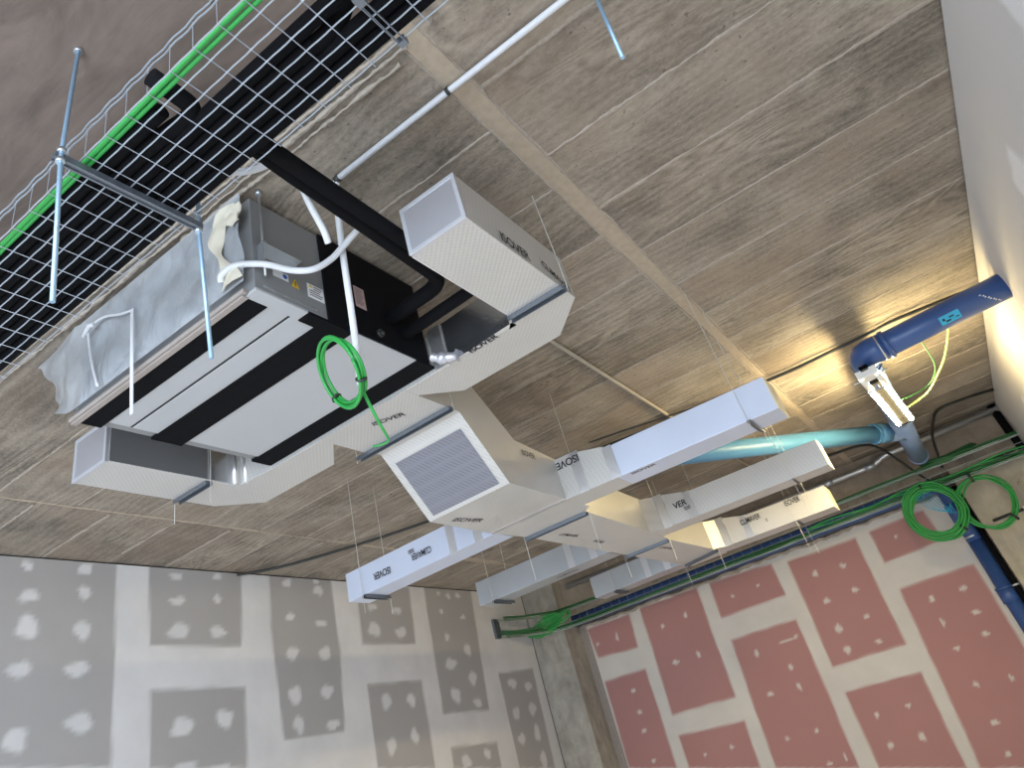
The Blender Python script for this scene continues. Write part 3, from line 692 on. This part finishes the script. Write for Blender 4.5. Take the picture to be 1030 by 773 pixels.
# trapeze hangers carrying the ducts: a zinc channel and two thin wires
def hanger(label, a, b_, z, tail=.12, wires=(1, 1), w=.038, hgt=.022):
    a = Vector((a[0], a[1], 0)); b2 = Vector((b_[0], b_[1], 0)); mid = (a + b2) / 2
    h = thing('trapeze_hanger', label, 'duct hanger', (mid.x, mid.y, z - .022), 'hangers carrying the ducts')
    d = (b2 - a).normalized(); n = Vector((-d.y, d.x, 0)) * w / 2
    m = MB()
    def bar(o, t, z0, z1):
        q = [a + n * o - n * t, b2 + n * o - n * t, b2 + n * o + n * t, a + n * o + n * t]
        m.hexa([(v.x, v.y, z0) for v in q] + [(v.x, v.y, z1) for v in q])
    bar(0, 1, z - .004, z - .001); bar(-.9, .1, z - hgt, z - .004); bar(.9, .1, z - hgt, z - .004)
    m.build('channel', M['strut'], h)
    for k, e in enumerate((a, b2)):
        if not wires[k]: continue
        o = d * (-.012 if k == 0 else .012)
        m = MB(); m.tube([(e.x + o.x, e.y + o.y, z - tail), (e.x + o.x * 1.2, e.y + o.y * 1.2, z + .1), (e.x + o.x, e.y + o.y, H)], .0021, 5)
        m.build('wire', M['hangwire'], h)
    return h
hanger('zinc channel under the plenum arm at the right of the fan coil unit', (-1.05, 2.30), (-.775, 2.30), DB, .03, (0, 1))
hanger('zinc channel under the plenum arm at the left of the fan coil unit', (-3.115, 2.17), (-2.85, 2.17), DB, .12)
hanger('zinc channel under the neck where the trunk duct leaves the plenum', (-2.32, 2.705), (-1.685, 2.705), DB, .03)
hanger('zinc channel under the trunk duct just beyond the nearest right branch', (-2.22, 4.085), (-1.76, 4.085), TB, .26)
hanger('zinc channel under the trunk duct just beyond the middle right branch', (-2.205, 5.59), (-1.83, 5.59), TB, .16)
hanger('zinc channel under the far end of the trunk duct', (-2.15, 6.80), (-1.79, 6.66), TB, .18)
hanger('short zinc channel under the tip of the nearest left branch duct', (-3.36, 3.77), (-3.36, 4.02), TB, .12)
hanger('short zinc channel under the tip of the middle left branch duct', (-3.31, 5.27), (-3.31, 5.56), TB, .03)
hanger('short zinc channel under the tip of the farthest left branch duct', (-2.87, 6.72), (-2.87, 7.0), TB, .03)
hanger('short zinc channel under the tip of the nearest right branch duct', (-.59, 3.775), (-.59, 4.06), TB, .05, w=.022, hgt=.012)
hanger('short zinc channel under the tip of the middle right branch duct', (-.74, 5.30), (-.74, 5.56), TB, .22, w=.016, hgt=.010)
hanger('short zinc channel under the tip of the farthest right branch duct', (-1.07, 6.74), (-1.07, 7.04), TB, .26, w=.016, hgt=.010)

# ================================================================== NEAR CABLE TRAY AND WHAT IT CARRIES
TZ = 1.60
tr = thing('cable_tray', 'wire mesh cable tray full of black pipes crossing the top left', 'cable tray', (-1.6, .83, TZ))
m = MB(); x0, x1 = -4.2, .75; Y0, Y1 = .655, 1.003; wr = .0023
def wavy(y, z, amp, ph):
    out = []; x = x0
    while x <= x1:
        out.append((x, y + amp * math.sin((x / .0925) * 2 * math.pi + ph), z)); x += .023
    return out
lines = [Y0 + (Y1 - Y0) * k / 7 for k in range(8)]
for k, y in enumerate(lines): m.tube(wavy(y, TZ, .0007, k * .4), wr, 5)
m.build('bottom_wires', M['wire'], tr)
m = MB()
for z in (TZ + .10, TZ + .112):
    m.tube(wavy(Y0 - (.006 if z > 1.71 else 0), z, .002, 1), wr * 1.15, 5)
m.build('side_rail', M['wire'], tr)
m = MB(); x = x0 + .06
xs = []
k = math.ceil((x0 + .613) / .0925)
x = -.613 + .0925 * k
while x < x1: xs.append(x); x += .0925
for x in xs:
    m.tube([(x, Y0, TZ + .112), (x, Y0, TZ + .005), (x, Y1 + .010, TZ - .005)], .0017, 4)
m.build('cross_wires', M['wire'], tr)
m = MB()
for dx in (-.009, .009): m.tube([(-.512 + dx, Y0, TZ - .010), (-.512 + dx, Y1 + .012, TZ - .010)], .0028, 5)
m.box(-.524, -.500, Y1 - .004, Y1 + .014, TZ - .016, TZ + .01); m.box(-.524, -.500, .83, .86, TZ - .014, TZ - .004); m.build('splice', M['strut'], tr)
# strut and rods that carry it
h = thing('trapeze_hanger', 'grey bar on two long threaded rods carrying the cable tray', 'hanger', (-1.38, .82, TZ - .04))
m = MB(); m.box(-1.394, -1.370, .590, 1.040, TZ - .026, TZ - .009); m.box(-1.394, -1.388, .590, 1.040, TZ - .031, TZ - .026); m.box(-1.376, -1.370, .590, 1.040, TZ - .031, TZ - .026); m.build('crossbar', M['strut'], h)
m = MB(); m.tube([(-1.369, .609, H), (-1.371, .604, TZ - .02), (-1.358, .626, 1.10)], .0065, 8); rd = m.build('threaded_rod', M['rod'], h)
m = MB(); m.tube([(-1.369, .609, H - .015), (-1.369, .609, H)], .013, 6); m.tube([(-1.371, .604, TZ - .046), (-1.371, .604, TZ - .032)], .012, 6); m.tube([(-1.371, .604, TZ - .010), (-1.371, .604, TZ + .006)], .012, 6); m.build('nut', M['galv'], rd)
m = MB(); m.tube([(-1.380, 1.030, H), (-1.380, 1.030, TZ - .02), (-1.369, 1.058, 1.10)], .0065, 8); rd = m.build('threaded_rod', M['rod'], h)
m = MB(); m.tube([(-1.380, 1.030, TZ - .046), (-1.380, 1.030, TZ - .032)], .012, 6); m.build('nut', M['galv'], rd)
m = MB(); m.tube([(-.30, 1.03, H), (-.30, 1.03, 1.62)], .0065, 8)
# pipes lying in the tray
def lag(label, path, r, group='black lagged pipes in the cable tray', name='lagged_pipe'):
    q = MB(); q.tube(path, r, 14); return tag(q.build(name, M['black']), label, 'pipe', group)
lag('black lagged pipe along the far edge of the cable tray, nearest the fan coil unit', [(-4.2, .968, TZ + .032), (.75, .972, TZ + .032)], .0265)
lag('second black lagged pipe from the far edge of the cable tray', [(-4.2, .915, TZ + .032), (.75, .918, TZ + .032)], .0265)
lag('third black lagged pipe from the far edge of the cable tray', spline([(-4.2, .862, TZ + .032), (-1.0, .866, TZ + .032), (-.75, .872, TZ + .034), (-.64, .880, TZ + .045), (-.585, .885, TZ + .10), (-.57, .89, TZ + .22), (-.57, .89, H)], 6), .0255)
lag('black lagged pipe with a pale grey sheen in the middle of the cable tray', [(-4.2, .816, TZ + .030), (.75, .818, TZ + .030)], .0245)
lag('black lagged pipe with an elbow turning over the green cables', rounded([(-4.2, .768, TZ + .03), (-1.22, .770, TZ + .03), (-1.062, .80, TZ + .045), (-1.056, .65, TZ + .050)], .05), .0255)
lag('short-ended black lagged pipe lying right next to the green cables in the tray', [(-4.2, .719, TZ + .030), (-1.20, .721, TZ + .030), (-1.115, .722, TZ + .030)], .0245)
m = MB(); m.tube([(x, .672 + .003 * math.sin(x * 2.2), TZ + .013 + .001 * math.sin(x * 5)) for x in [-4.2 + .1 * i for i in range(50)]], .0075, 8); tag(m.build('data_cable', M['green']), 'green cable along the near rim of the cable tray, the outer one', 'cable', 'green cables on the near tray')
m = MB(); m.tube([(x, .688 + .003 * math.sin(x * 1.7 + 1), TZ + .014 + .001 * math.sin(x * 4)) for x in [-4.2 + .1 * i for i in range(50)]], .0075, 8); tag(m.build('data_cable', M['green']), 'green cable along the near rim of the cable tray, the inner one', 'cable', 'green cables on the near tray')
# lagged pipes from the tray to the unit
lag('upper black lagged pipe arching from the tray to the fan coil unit', rounded([(-1.10, .90, 1.735), (-1.125, 1.10, 1.735), (-1.185, 2.085, 1.735), (-1.53, 2.10, 1.735)], .10), .034, 'black lagged pipes to the fan coil unit')
lag('lower black lagged pipe running from the tray to the fan coil unit', rounded([(-1.06, .90, 1.69), (-1.072, 1.10, 1.69), (-1.10, 2.17, 1.685), (-1.53, 2.185, 1.68)], .05), .028, 'black lagged pipes to the fan coil unit')

# ================================================================== RODS, TUBES AND COIL BY THE UNIT
r = thing('threaded_rod', 'threaded rod hanging the near corner of the fan coil unit from the slab', 'rod', (-1.497, 1.392, 1.69))
m = MB(); m.tube([(-1.491, 1.386, H), (-1.504, 1.40, 1.64)], .005, 8); m.build('rod', M['galv'], r)
m = MB(); m.tube([(-1.491, 1.386, H - .022), (-1.491, 1.386, H)], .012, 6); m.build('anchor_nut', M['galv'], r)
m = MB(); m.tube([(-.055, 1.46, H), (-.088, 1.42, 1.50)], .0062, 8); tag(m.build('threaded_rod', M['rod']), 'bare threaded rod hanging from the slab at the top of the picture', 'rod')
c = thing('conduit', 'white plastic conduit crossing the slab then hanging down beside the fan coil unit', 'conduit', (-1.0, 1.56, 1.3))
m = MB(); m.tube([(.75, 1.548, 2.030), (-1.235, 1.556, 2.028)], .0125, 12); m.build('straight_tube', M['white_pvc'], c)
m = MB(); m.tube(spline([(-1.236, 1.556, 2.026), (-1.262, 1.572, 2.01), (-1.285, 1.592, 1.95), (-1.335, 1.64, 1.75), (-1.385, 1.695, 1.5), (-1.428, 1.735, 1.25)], 6), .0135, 12); m.build('hanging_tube', M['white_pvc'], c)
m = MB(); m.tube([(-1.222, 1.556, 2.028), (-1.244, 1.558, 2.027)], .016, 10); m.tube([(-.662, 1.553, 2.029), (-.676, 1.553, 2.029)], .016, 10); m.build('clip', M['black_rubber'], c)
m = MB(); m.tube(spline([(-1.30, .97, 1.70), (-1.30, 1.02, 1.745), (-1.25, 1.13, 1.79), (-1.17, 1.20, 1.82), (-1.175, 1.27, 1.79), (-1.205, 1.35, 1.735), (-1.225, 1.42, 1.68), (-1.243, 1.458, 1.648)], 8), .0125, 12)
tag(m.build('flexible_conduit', M['white_pvc']), 'white flexible tube curving out of the cable tray behind the black pipes', 'conduit')
m = MB(); m.tube(spline([(-1.63, 1.309, 1.648), (-1.615, 1.300, 1.668), (-1.57, 1.310, 1.682), (-1.525, 1.345, 1.682), (-1.478, 1.395, 1.672), (-1.443, 1.468, 1.66), (-1.392, 1.527, 1.66), (-1.352, 1.585, 1.71), (-1.305, 1.61, 1.755), (-1.25, 1.63, 1.80), (-1.21, 1.645, 1.83)], 8), .0125, 12)
tag(m.build('flexible_conduit', M['white_pvc']), 'white flexible tube crossing the bracket at the near corner of the fan coil unit', 'conduit')
k = thing('cable_coil', 'green cable coil hung on the white conduit below the fan coil unit', 'cable coil', (-1.43, 1.72, 1.2))
cc = Vector((-1.475, 1.69, 1.315)); e1 = Vector((.83, -.40, -.20)).normalized(); e2 = Vector((.10, .42, -.90)); e2 = (e2 - e1 * e2.dot(e1)).normalized(); e3 = e1.cross(e2)
m = MB(); pts = []
for i in range(150):
    a = i / 150 * 2 * math.pi * 4.2; tt = i / 150
    q = cc + e1 * (.142 + .010 * math.sin(a * .31 + 1)) * math.cos(a) + e2 * (.125 + .010 * math.sin(a * .23)) * math.sin(a) + e3 * (.028 * (tt - .5) + .008 * math.sin(a * .5))
    pts.append(q)
m.tube(pts, .0062, 8); m.build('loops', M['green'], k)
m = MB()
for j in range(3):
    m.tube(spline([(-1.428, 1.735, 1.262), (-1.432 - .006 * j, 1.755 + .006 * j, 1.22), (-1.455 - .004 * j, 1.83 + .004 * j, 1.15), (-1.478, 1.90, 1.102)], 5), .0048, 6)
m.tube(spline([(-1.475, 1.895, 1.108), (-1.485, 1.905, 1.092), (-1.51, 1.89, 1.085), (-1.535, 1.875, 1.088)], 5), .0042, 6); m.build('loose_ends', M['green'], k)
m = MB()
for a in (.6, 2.6):
    q = cc + e1 * .142 * math.cos(a) + e2 * .125 * math.sin(a); t_ = (-e1 * math.sin(a) + e2 * math.cos(a)) * .004
    m.tube([q - t_, q + t_], .021, 8)
m.build('cable_tie', M['black_rubber'], k)

# ================================================================== PIPES, LAMP AND CABLES AT THE FAR RIGHT
PZ_ = 1.745
d = thing('drain_pipe', 'dark blue drain pipe from the right wall, bending over the lamp to a wye', 'pipe', (.05, 6.3, 1.66))
path = rounded([(XR + .05, 5.085, PZ_), (.30, 5.16, PZ_), (.165, 5.17, PZ_)], .03)
m = MB(); m.tube(path, .083, 24); m.build('pipe_run', M['blue'], d)
m = MB(); m.tube(rounded([(.215, 5.167, PZ_), (.05, 5.18, PZ_), (.05, 5.36, PZ_)], .13, 10), .090, 24); m.build('elbow', M['blue'], d)
m = MB(); m.tube([(.235, 5.165, PZ_), (.205, 5.167, PZ_)], .097, 24); m.tube([(.05, 5.335, PZ_), (.05, 5.37, PZ_)], .096, 24); m.build('socket_ring', M['blue'], d)
m = MB(); m.tube([(.178, 5.17, PZ_), (.168, 5.17, PZ_)], .0925, 24); m.build('hose_clamp', M['galv'], d)
m = MB(); m.tube([(.05, 5.37, PZ_), (.05, 7.4, PZ_)], .080, 24); m.build('pipe_run', M['half_lit_blue'], d)
m = MB(); m.tube([(.05, 7.05, PZ_), (.03, 8.72, PZ_)], .088, 24); m.tube([(.04, 7.56, PZ_), (-.12, 7.32, PZ_)], .084, 24); wy = m.build('wye', M['half_lit_blue'], d)
m = MB(); m.tube([(.031, 8.70, PZ_), (.03, 8.76, PZ_)], .095, 24); m.build('socket_ring', M['half_lit_blue'], wy)
m = MB()
ang = math.radians(0)
def on_pipe(x, a, r=.0855): return (x, 5.085 + (XR + .05 - x) * .107 - r * math.cos(a), PZ_ - r * math.sin(a))
for xa, xb, a0, a1, mt in ((.545, .665, .30, 1.0, 'sticker_cyan'),):
    n = 8; b = len(m.v)
    for i in range(n + 1):
        a = a0 + (a1 - a0) * i / n
        m.v += [on_pipe(xa, a), on_pipe(xb, a)]
    for i in range(n): m.face((b + 2 * i, b + 2 * i + 1, b + 2 * i + 3, b + 2 * i + 2), 0, True)
sk = m.build('printed_sticker', M['sticker_cyan'], d)
m = MB()
for xa, xb, a0, a1 in ((.575, .605, .72, .85), (.60, .63, .52, .62), (.635, .655, .72, .80), (.56, .575, .5, .7)):
    m.quad(on_pipe(xa, a0, .0865), on_pipe(xb, a0, .0865), on_pipe(xb, a1, .0865), on_pipe(xa, a1, .0865))
m.build('printed_symbols', M['ink'], sk)
m = MB()
for i in range(9):
    a = .15 + i * .13; x = .80 + .01 * i + .004 * (i % 2)
    m.quad(on_pipe(x, a, .0865), on_pipe(x + .010, a, .0865), on_pipe(x + .010, a + .07, .0865), on_pipe(x, a + .07, .0865))
m.build('printed_marking', M['white_paper'], d)
q = thing('waste_pipe', 'blue waste pipe coloured pale as if lamplit, running diagonally from the wye past the lamp', 'pipe', (-.8, 6.3, 1.67))
m = MB(); m.tube([(-.07, 7.38, PZ_), (-2.05, 4.72, PZ_ + .01)], .076, 24); m.build('pipe_run', M['lit_blue'], q)
m = MB(); m.tube([(-.10, 7.34, PZ_), (-.19, 7.22, PZ_)], .088, 24); m.tube([(-.185, 7.226, PZ_), (-.20, 7.206, PZ_)], .092, 24); m.build('socket', M['lit_blue'], q)

# twin tube lamp strapped under the pipe
LZ = 1.575
lf = thing('batten_lamp', 'lit twin tube fluorescent lamp strapped under the blue pipe', 'lamp', (.07, 5.95, LZ))
LA = Vector((.020, 5.06, 0)); LB = Vector((.078, 6.58, 0)); ld = (LB - LA).normalized(); ln = Vector((ld.y, -ld.x, 0))
def lampbox(mm, s0, s1, o0, o1, z0, z1):
    pts = [LA + ld * s0 + ln * o0, LA + ld * s0 + ln * o1, LA + ld * s1 + ln * o1, LA + ld * s1 + ln * o0]
    mm.hexa([(v.x, v.y, z0) for v in pts] + [(v.x, v.y, z1) for v in pts])
LL = (LB - LA).length
m = MB(); lampbox(m, 0, LL, -.028, .028, LZ + .032, LZ + .075); m.build('housing', M['lamp_blackened'], lf, .003)
m = MB(); lampbox(m, 0, .12, -.066, .066, LZ - .004, LZ + .05); m.build('lamp_holder', M['lamp_body'], lf, .003)
m = MB(); lampbox(m, LL - .03, LL, -.072, .072, LZ - .008, LZ + .05); m.build('lamp_holder', M['lamp_blackened'], lf, .002)
for o in (-.050, .050):
    m = MB(); a = LA + ld * .03 + ln * o; e = LB - ld * .03 + ln * o
    m.tube([(a.x, a.y, LZ + .008), (e.x, e.y, LZ + .008)], .018, 12); tb = m.build('tube', M['tube'], lf)
    m = MB(); e2_ = a + ld * .30; m.tube([(a.x, a.y, LZ + .008), (e2_.x, e2_.y, LZ + .008)], .0188, 12); m.build('tube_end', M['lamp_body'], tb)
m = MB(); lampbox(m, .32, .345, -.074, .074, LZ - .014, LZ - .006); lampbox(m, .32, .345, -.010, .010, LZ - .010, LZ + .03); m.build('tube_clip', M['galv'], lf)
m = MB()
for s0, o in ((.22, -.095), (.20, .095)):
    v = LA + ld * s0 + ln * o; m.tube([(v.x - .02, v.y, LZ + .05), (v.x + .02, v.y, LZ + .05)], .006, 6)
m.build('wing_nut', M['white_pvc'], lf)
m = MB()
for s0 in (.25, 1.25):
    v = LA + ld * s0; m.tube([(v.x, v.y, LZ + .07), (v.x, v.y, PZ_ - .07)], .012, 8)
m.build('strap', M['galv'], lf)

def wire_thing(name, label, pts, r, mat, cat='cable', n=8, group=None):
    q = MB(); q.tube(spline(pts, n), r, 8); return tag(q.build(name, M[mat]), label, cat, group)
wire_thing('cable', 'thin green cable looping from the blue pipe down to the lamp', [(.40, 5.22, 1.80), (.43, 5.55, 1.76), (.45, 5.95, 1.74), (.42, 6.22, 1.73), (.34, 6.34, 1.71), (.22, 6.22, 1.66), (.09, 6.05, 1.62)], .0055, 'green_dark')
wire_thing('cable', 'yellow green cable hanging from the blue pipe to the middle of the lamp', [(.62, 5.20, 1.80), (.60, 5.45, 1.76), (.53, 5.90, 1.74), (.44, 6.2, 1.72), (.33, 6.42, 1.69), (.20, 6.45, 1.66), (.09, 6.35, 1.62)], .0075, 'lime')
wire_thing('power_cable', 'long dark cable stretched under the slab from the grey wall to the right wall', [(-5.26, 4.28, 2.018), (-5.02, 4.55, 2.019), (-4.51, 4.82, 2.019), (-3.72, 5.12, 2.019), (-2.9, 5.24, 2.019), (-2.21, 5.30, 2.019), (-1.7, 5.40, 2.019), (-.58, 5.58, 2.018), (-.26, 5.60, 2.018), (.19, 5.59, 2.018), (.38, 5.57, 2.018), (.79, 5.65, 2.019), (XR, 5.70, 2.018)], .013, 'black_rubber')
wire_thing('power_cable', 'second thin black cable on the slab behind the nearest right branch', [(-2.0, 5.12, 2.019), (-1.7, 5.22, 2.019), (-1.35, 5.36, 2.019), (-1.0, 5.50, 2.019), (-.7, 5.56, 2.022)], .007, 'black_rubber')
m = MB(); m.tube([(-1.355, 3.0, 2.033), (-1.38, 5.43, 2.033), (-1.40, 8.9, 2.033)], .013, 10); tag(m.build('conduit', M['conduit_beige']), 'thin beige conduit on the slab behind the plenum, running toward the red wall', 'conduit')
g = thing('steel_conduit', 'galvanised pipe along the corner of the slab above the far cable tray', 'pipe', (-1.8, 9.22, 1.9))
m = MB(); m.tube(rounded([(-4.6, 9.22, 1.935), (-.42, 9.22, 1.915), (-.27, 9.22, 1.97), (XR, 9.22, 1.985)], .05), .036, 14); m.build('pipe_run', M['grey_pipe'], g)
m = MB()
for x in (-.95, -.46, .02): m.tube([(x - .06, 9.22, 1.917 if x < -.4 else 1.975), (x + .06, 9.22, 1.917 if x < -.4 else 1.975)], .043, 14)
m.build('coupling', M['galv'], g)
wire_thing('power_cable', 'dark cable arching from behind the ducts down into the far cable tray', [(-1.5, 8.2, 2.03), (-.72, 8.51, 2.03), (-.40, 8.6, 2.02), (-.26, 8.85, 1.98), (-.15, 9.02, 1.80), (-.08, 9.05, 1.66), (-.0, 9.03, 1.50)], .014, 'black_rubber')
wire_thing('power_cable', 'dark cable from the right wall dropping to the coil behind the far tray', [(XR, 8.60, 2.03), (.70, 8.50, 2.03), (.43, 8.50, 2.03), (.33, 8.75, 2.0), (.25, 9.05, 1.92), (.20, 9.17, 1.75), (.17, 9.16, 1.62)], .014, 'black_rubber')
m = MB(); m.tube([(XR - .045, 9.23, 2.04), (XR - .05, 9.23, 1.50)], .04, 12); tag(m.build('lagged_pipe', M['black']), 'short black lagged pipe standing in the corner of the right wall', 'pipe')

# far cable tray, fixed on edge across the column and the beam
ft = thing('cable_tray', 'narrow wire cable tray crossing the column and the beam above the red wall', 'cable tray', (-2.0, 8.95, 1.41))
base = [(-5.262, 8.30), (-5.05, 8.62), (-4.75, 8.93), (-4.45, 8.99), (XR - .01, 8.99)]
tops = [1.665, 1.63, 1.60, 1.60, 1.625]
def at_len(pl, s):
    for a, b2 in zip(pl, pl[1:]):
        L = (Vector(b2) - Vector(a)).length
        if s <= L: return Vector(a) + (Vector(b2) - Vector(a)) * (s / L), (Vector(b2) - Vector(a)) / L
        s -= L
    return Vector(pl[-1]), (Vector(pl[-1]) - Vector(pl[-2])).normalized()
PL = [(x, y, z) for (x, y), z in zip(base, tops)]
tot = sum((Vector(b2) - Vector(a)).length for a, b2 in zip(PL, PL[1:]))
def tray_pt(s, off, dz):
    p3, dd = at_len(PL, s); nrm = Vector((dd.y, -dd.x, 0)).normalized()
    return (p3.x + nrm.x * off, p3.y + nrm.y * off, p3.z + dz)
S_ = [tot * i / 60 for i in range(61)]
m = MB()
for off, dz in ((.0, -.20), (.0, -.135), (.0, -.07), (.0, 0), (.06, 0), (.06, .012), (.03, 0), (.06, -.20), (.06, -.188), (.03, -.20)): m.tube([tray_pt(s_, off, dz) for s_ in S_], .003, 5)
m.build('long_wires', M['tray_wire'], ft)
m = MB(); s_ = .06
while s_ < tot:
    m.tube([tray_pt(s_, .062, .012), tray_pt(s_, 0, 0), tray_pt(s_, 0, -.20), tray_pt(s_, .062, -.188)], .003, 4); s_ += .12
m.build('cross_wires', M['tray_wire'], ft)
m = MB(); a = tray_pt(.0, 0, 0); m.box(XG, XG + .035, 8.22, 8.34, 1.46, 1.69); m.build('wall_bracket', M['strut'], ft)
gr = random.Random(9)
def tray_cable(label, off, dz, s0, s1, r, mat, amp=.01):
    ph = gr.uniform(0, 6); q = MB(); n = 70
    q.tube([tray_pt(s0 + (s1 - s0) * i / n, off + amp * .6 * math.sin(i * .35 + ph), dz + amp * math.sin(i * .23 + ph * 2)) for i in range(n + 1)], r, 6)
    tag(q.build('data_cable', M[mat]), label, 'cable', 'green cables in the far cable tray')
for i in range(8): tray_cable('green cable lying along the top flange of the far cable tray', .004 + .008 * i, .012 + .010 * (i % 3), .1, tot - .02, .0075, 'green_dark')
for i in range(8): tray_cable('green cable lying along the bottom flange of the far cable tray', .004 + .008 * i, -.186 + .012 * (i % 3), .1, tot - .02, .0075, 'green_dark')
for i in range(3): tray_cable('bright green cable drooping along the right half of the far cable tray', .03 + .012 * i, -.165 + .02 * i, tot - 2.3, tot - .02, .009, 'green', .014)

def coil(label, ctr, R, Rz, turns, depth, r, mat, seed, tilt=0.0, strands=True, group='cable coils hung on the far cable tray'):
    rg = random.Random(seed); o = thing('cable_coil', label, 'cable coil', (ctr[0], ctr[1], ctr[2] - Rz), group)
    q = MB()
    for t_ in range(turns):
        ph = rg.uniform(0, 6.28); n = 40; dx = rg.uniform(-.02, .02); dz = rg.uniform(-.02, .02); k1 = rg.uniform(.80, 1.05) if turns > 10 else rg.uniform(.9, 1.03); yo = rg.uniform(-depth, depth)
        pts = []
        for i in range(n):
            a = 2 * math.pi * i / n
            rr_ = k1 * (1 + .035 * math.sin(2 * a + ph) + .015 * math.sin(5 * a + ph * 2))
            x = ctr[0] + dx + R * rr_ * math.cos(a); z = ctr[2] + dz + Rz * rr_ * math.sin(a)
            pts.append((x, ctr[1] + yo + .02 * math.sin(a + ph) + tilt * (z - ctr[2]), z))
        q.tube(pts, r, 6, 0, False, True)
    q.build('loops', M[mat], o)
    q = MB()
    for a in (1.57, 5.3):
        x = ctr[0] + R * .97 * math.cos(a); z = ctr[2] + Rz * .97 * math.sin(a); tx, tz = -math.sin(a) * .012, math.cos(a) * .012
        q.tube([(x - tx, ctr[1], z - tz), (x + tx, ctr[1], z + tz)], .045, 8)
    q.build('cable_tie', M['black_rubber'], o)
    return o
o = coil('thick bright green cable coil hanging in front of the blue pipe', (-.115, 8.80, 1.195), .265, .265, 26, .035, .0085, 'green', 1)
m = MB()
for j in range(6): m.tube(spline([(-.19 + .02 * j, 8.80, 1.43), (-.20 + .03 * j, 8.80, 1.33), (-.12 + .03 * j, 8.80, 1.22 - .02 * j), (-.02 + .012 * j, 8.80, 1.17 + .01 * j)], 5), .0035, 5)
m.build('loose_cores', M['sticker_cyan'], o)
coil('thin green cable coil hanging over the concrete pillar', (.335, 8.84, 1.135), .245, .255, 5, .02, .0095, 'green', 2)
k3 = thing('cable_coil', 'flattened green cable coil lying on top of the far cable tray', 'cable coil', (.28, 8.93, 1.6), 'cable coils hung on the far cable tray')
m = MB()
for t_ in range(9):
    rg = random.Random(t_ + 40); n = 36; R = .27 * rg.uniform(.85, 1.08); ph = rg.uniform(0, 6.28)
    m.tube([(.28 + R * math.cos(2 * math.pi * i / n), 9.03 + .11 * math.sin(2 * math.pi * i / n + .5), 1.655 + .006 * t_ + .030 * math.sin(2 * math.pi * i / n + .5) + .01 * math.sin(4 * math.pi * i / n + ph)) for i in range(n)], .0085, 6, 0, False, True)
m.build('loops', M['green_dark'], k3)
k4 = thing('cable_coil', 'green cable bundle stuffed in the far tray in front of the concrete column', 'cable coil', (-4.78, 8.85, 1.42), 'cable coils hung on the far cable tray')
m = MB()
for t_ in range(18):
    rg = random.Random(t_ + 70); n = 30; R = rg.uniform(.10, .30); ph = rg.uniform(0, 6.28); cx_ = -4.78 + rg.uniform(-.10, .06); ht = rg.uniform(.03, .085); tl = rg.uniform(.0, .5)
    m.tube([(cx_ + R * math.cos(2 * math.pi * i / n), 8.80 + .02 * math.sin(2 * math.pi * i / n + ph) + .03 * math.cos(2 * math.pi * i / n), 1.50 + rg.uniform(-.002, .002) + ht * math.sin(2 * math.pi * i / n + tl) + .05 * math.cos(2 * math.pi * i / n) + .01 * math.sin(6 * math.pi * i / n + ph)) for i in range(n)], .007, 6, 0, False, True)
m.build('loops', M['green'], k4)
m = MB()
for j in range(5): m.tube(spline([(-5.24, 8.30 + .01 * j, 1.50 + .012 * j), (-5.12, 8.42, 1.475 + .01 * j), (-4.98, 8.60, 1.475 + .006 * j), (-4.86, 8.74, 1.50)], 5), .006, 5)
m.build('loose_ends', M['green_dark'], k4)

# blue pipes below the beam
hp = thing('soil_pipe', 'dark blue pipe running level behind the far cable tray above the red wall', 'pipe', (-2.2, 9.44, 1.45))
m = MB(); m.tube(rounded([(-4.76, 9.45, 1.535), (.06, 9.45, 1.535), (.06, 9.45, 1.2), (.06, 9.45, .9)], .14, 10), .078, 24); m.build('pipe_run', M['blue'], hp)
m = MB(); m.tube([(.06, 9.45, 1.30), (.06, 9.45, 1.12)], .086, 24); m.tube([(-.16, 9.45, 1.535), (-.24, 9.45, 1.535)], .086, 24); m.build('socket', M['blue'], hp)
vp = thing('downpipe', 'dark blue downpipe standing between the red wall and the concrete pillar', 'pipe', (.05, 9.44, -CZ))
m = MB(); m.tube([(.06, 9.45, .9), (.04, 9.45, -CZ)], .074, 24); m.build('pipe_run', M['blue'], vp)
m = MB(); m.tube([(.052, 9.45, .42), (.05, 9.45, .28)], .084, 24); m.tube([(.051, 9.45, .43), (.051, 9.45, .41)], .088, 24); m.build('socket', M['blue'], vp)
m = MB(); m.tube([(.056, 9.45, .955), (.056, 9.45, .935)], .079, 24); m.build('clamp', M['galv'], vp)
m = MB(); m.tube([(.163, 9.40, 1.45), (.15, 9.40, -CZ)], .030, 12); dp = tag(m.build('lagged_pipe', M['black']), 'black lagged pipe beside the dark blue downpipe', 'pipe')
m = MB(); m.tube([(.158, 9.395, .42), (.158, 9.395, .405)], .0325, 10); m.build('tape_ring', M['white_pvc'], dp)
m = MB(); m.tube([(.30, 9.275, 1.00), (XR, 9.275, 1.02)], .014, 8); cd = tag(m.build('cable', M['black_rubber']), 'black cable clipped level across the concrete pillar', 'cable')
m = MB(); m.box(.60, .63, 9.255, 9.29, .985, 1.035); m.box(.66, .68, 9.255, 9.29, .98, 1.03); m.build('clip', M['white_pvc'], cd)
wire_thing('power_cable', 'dark line marking the soffit edge under the beam behind the far tray', [(-.1, 9.27, 1.47), (.15, 9.27, 1.50), (.46, 9.27, 1.53), (.86, 9.27, 1.56), (XR, 9.27, 1.57)], .016, 'black_rubber')  # added tube that draws the dark soffit edge, no cable runs there
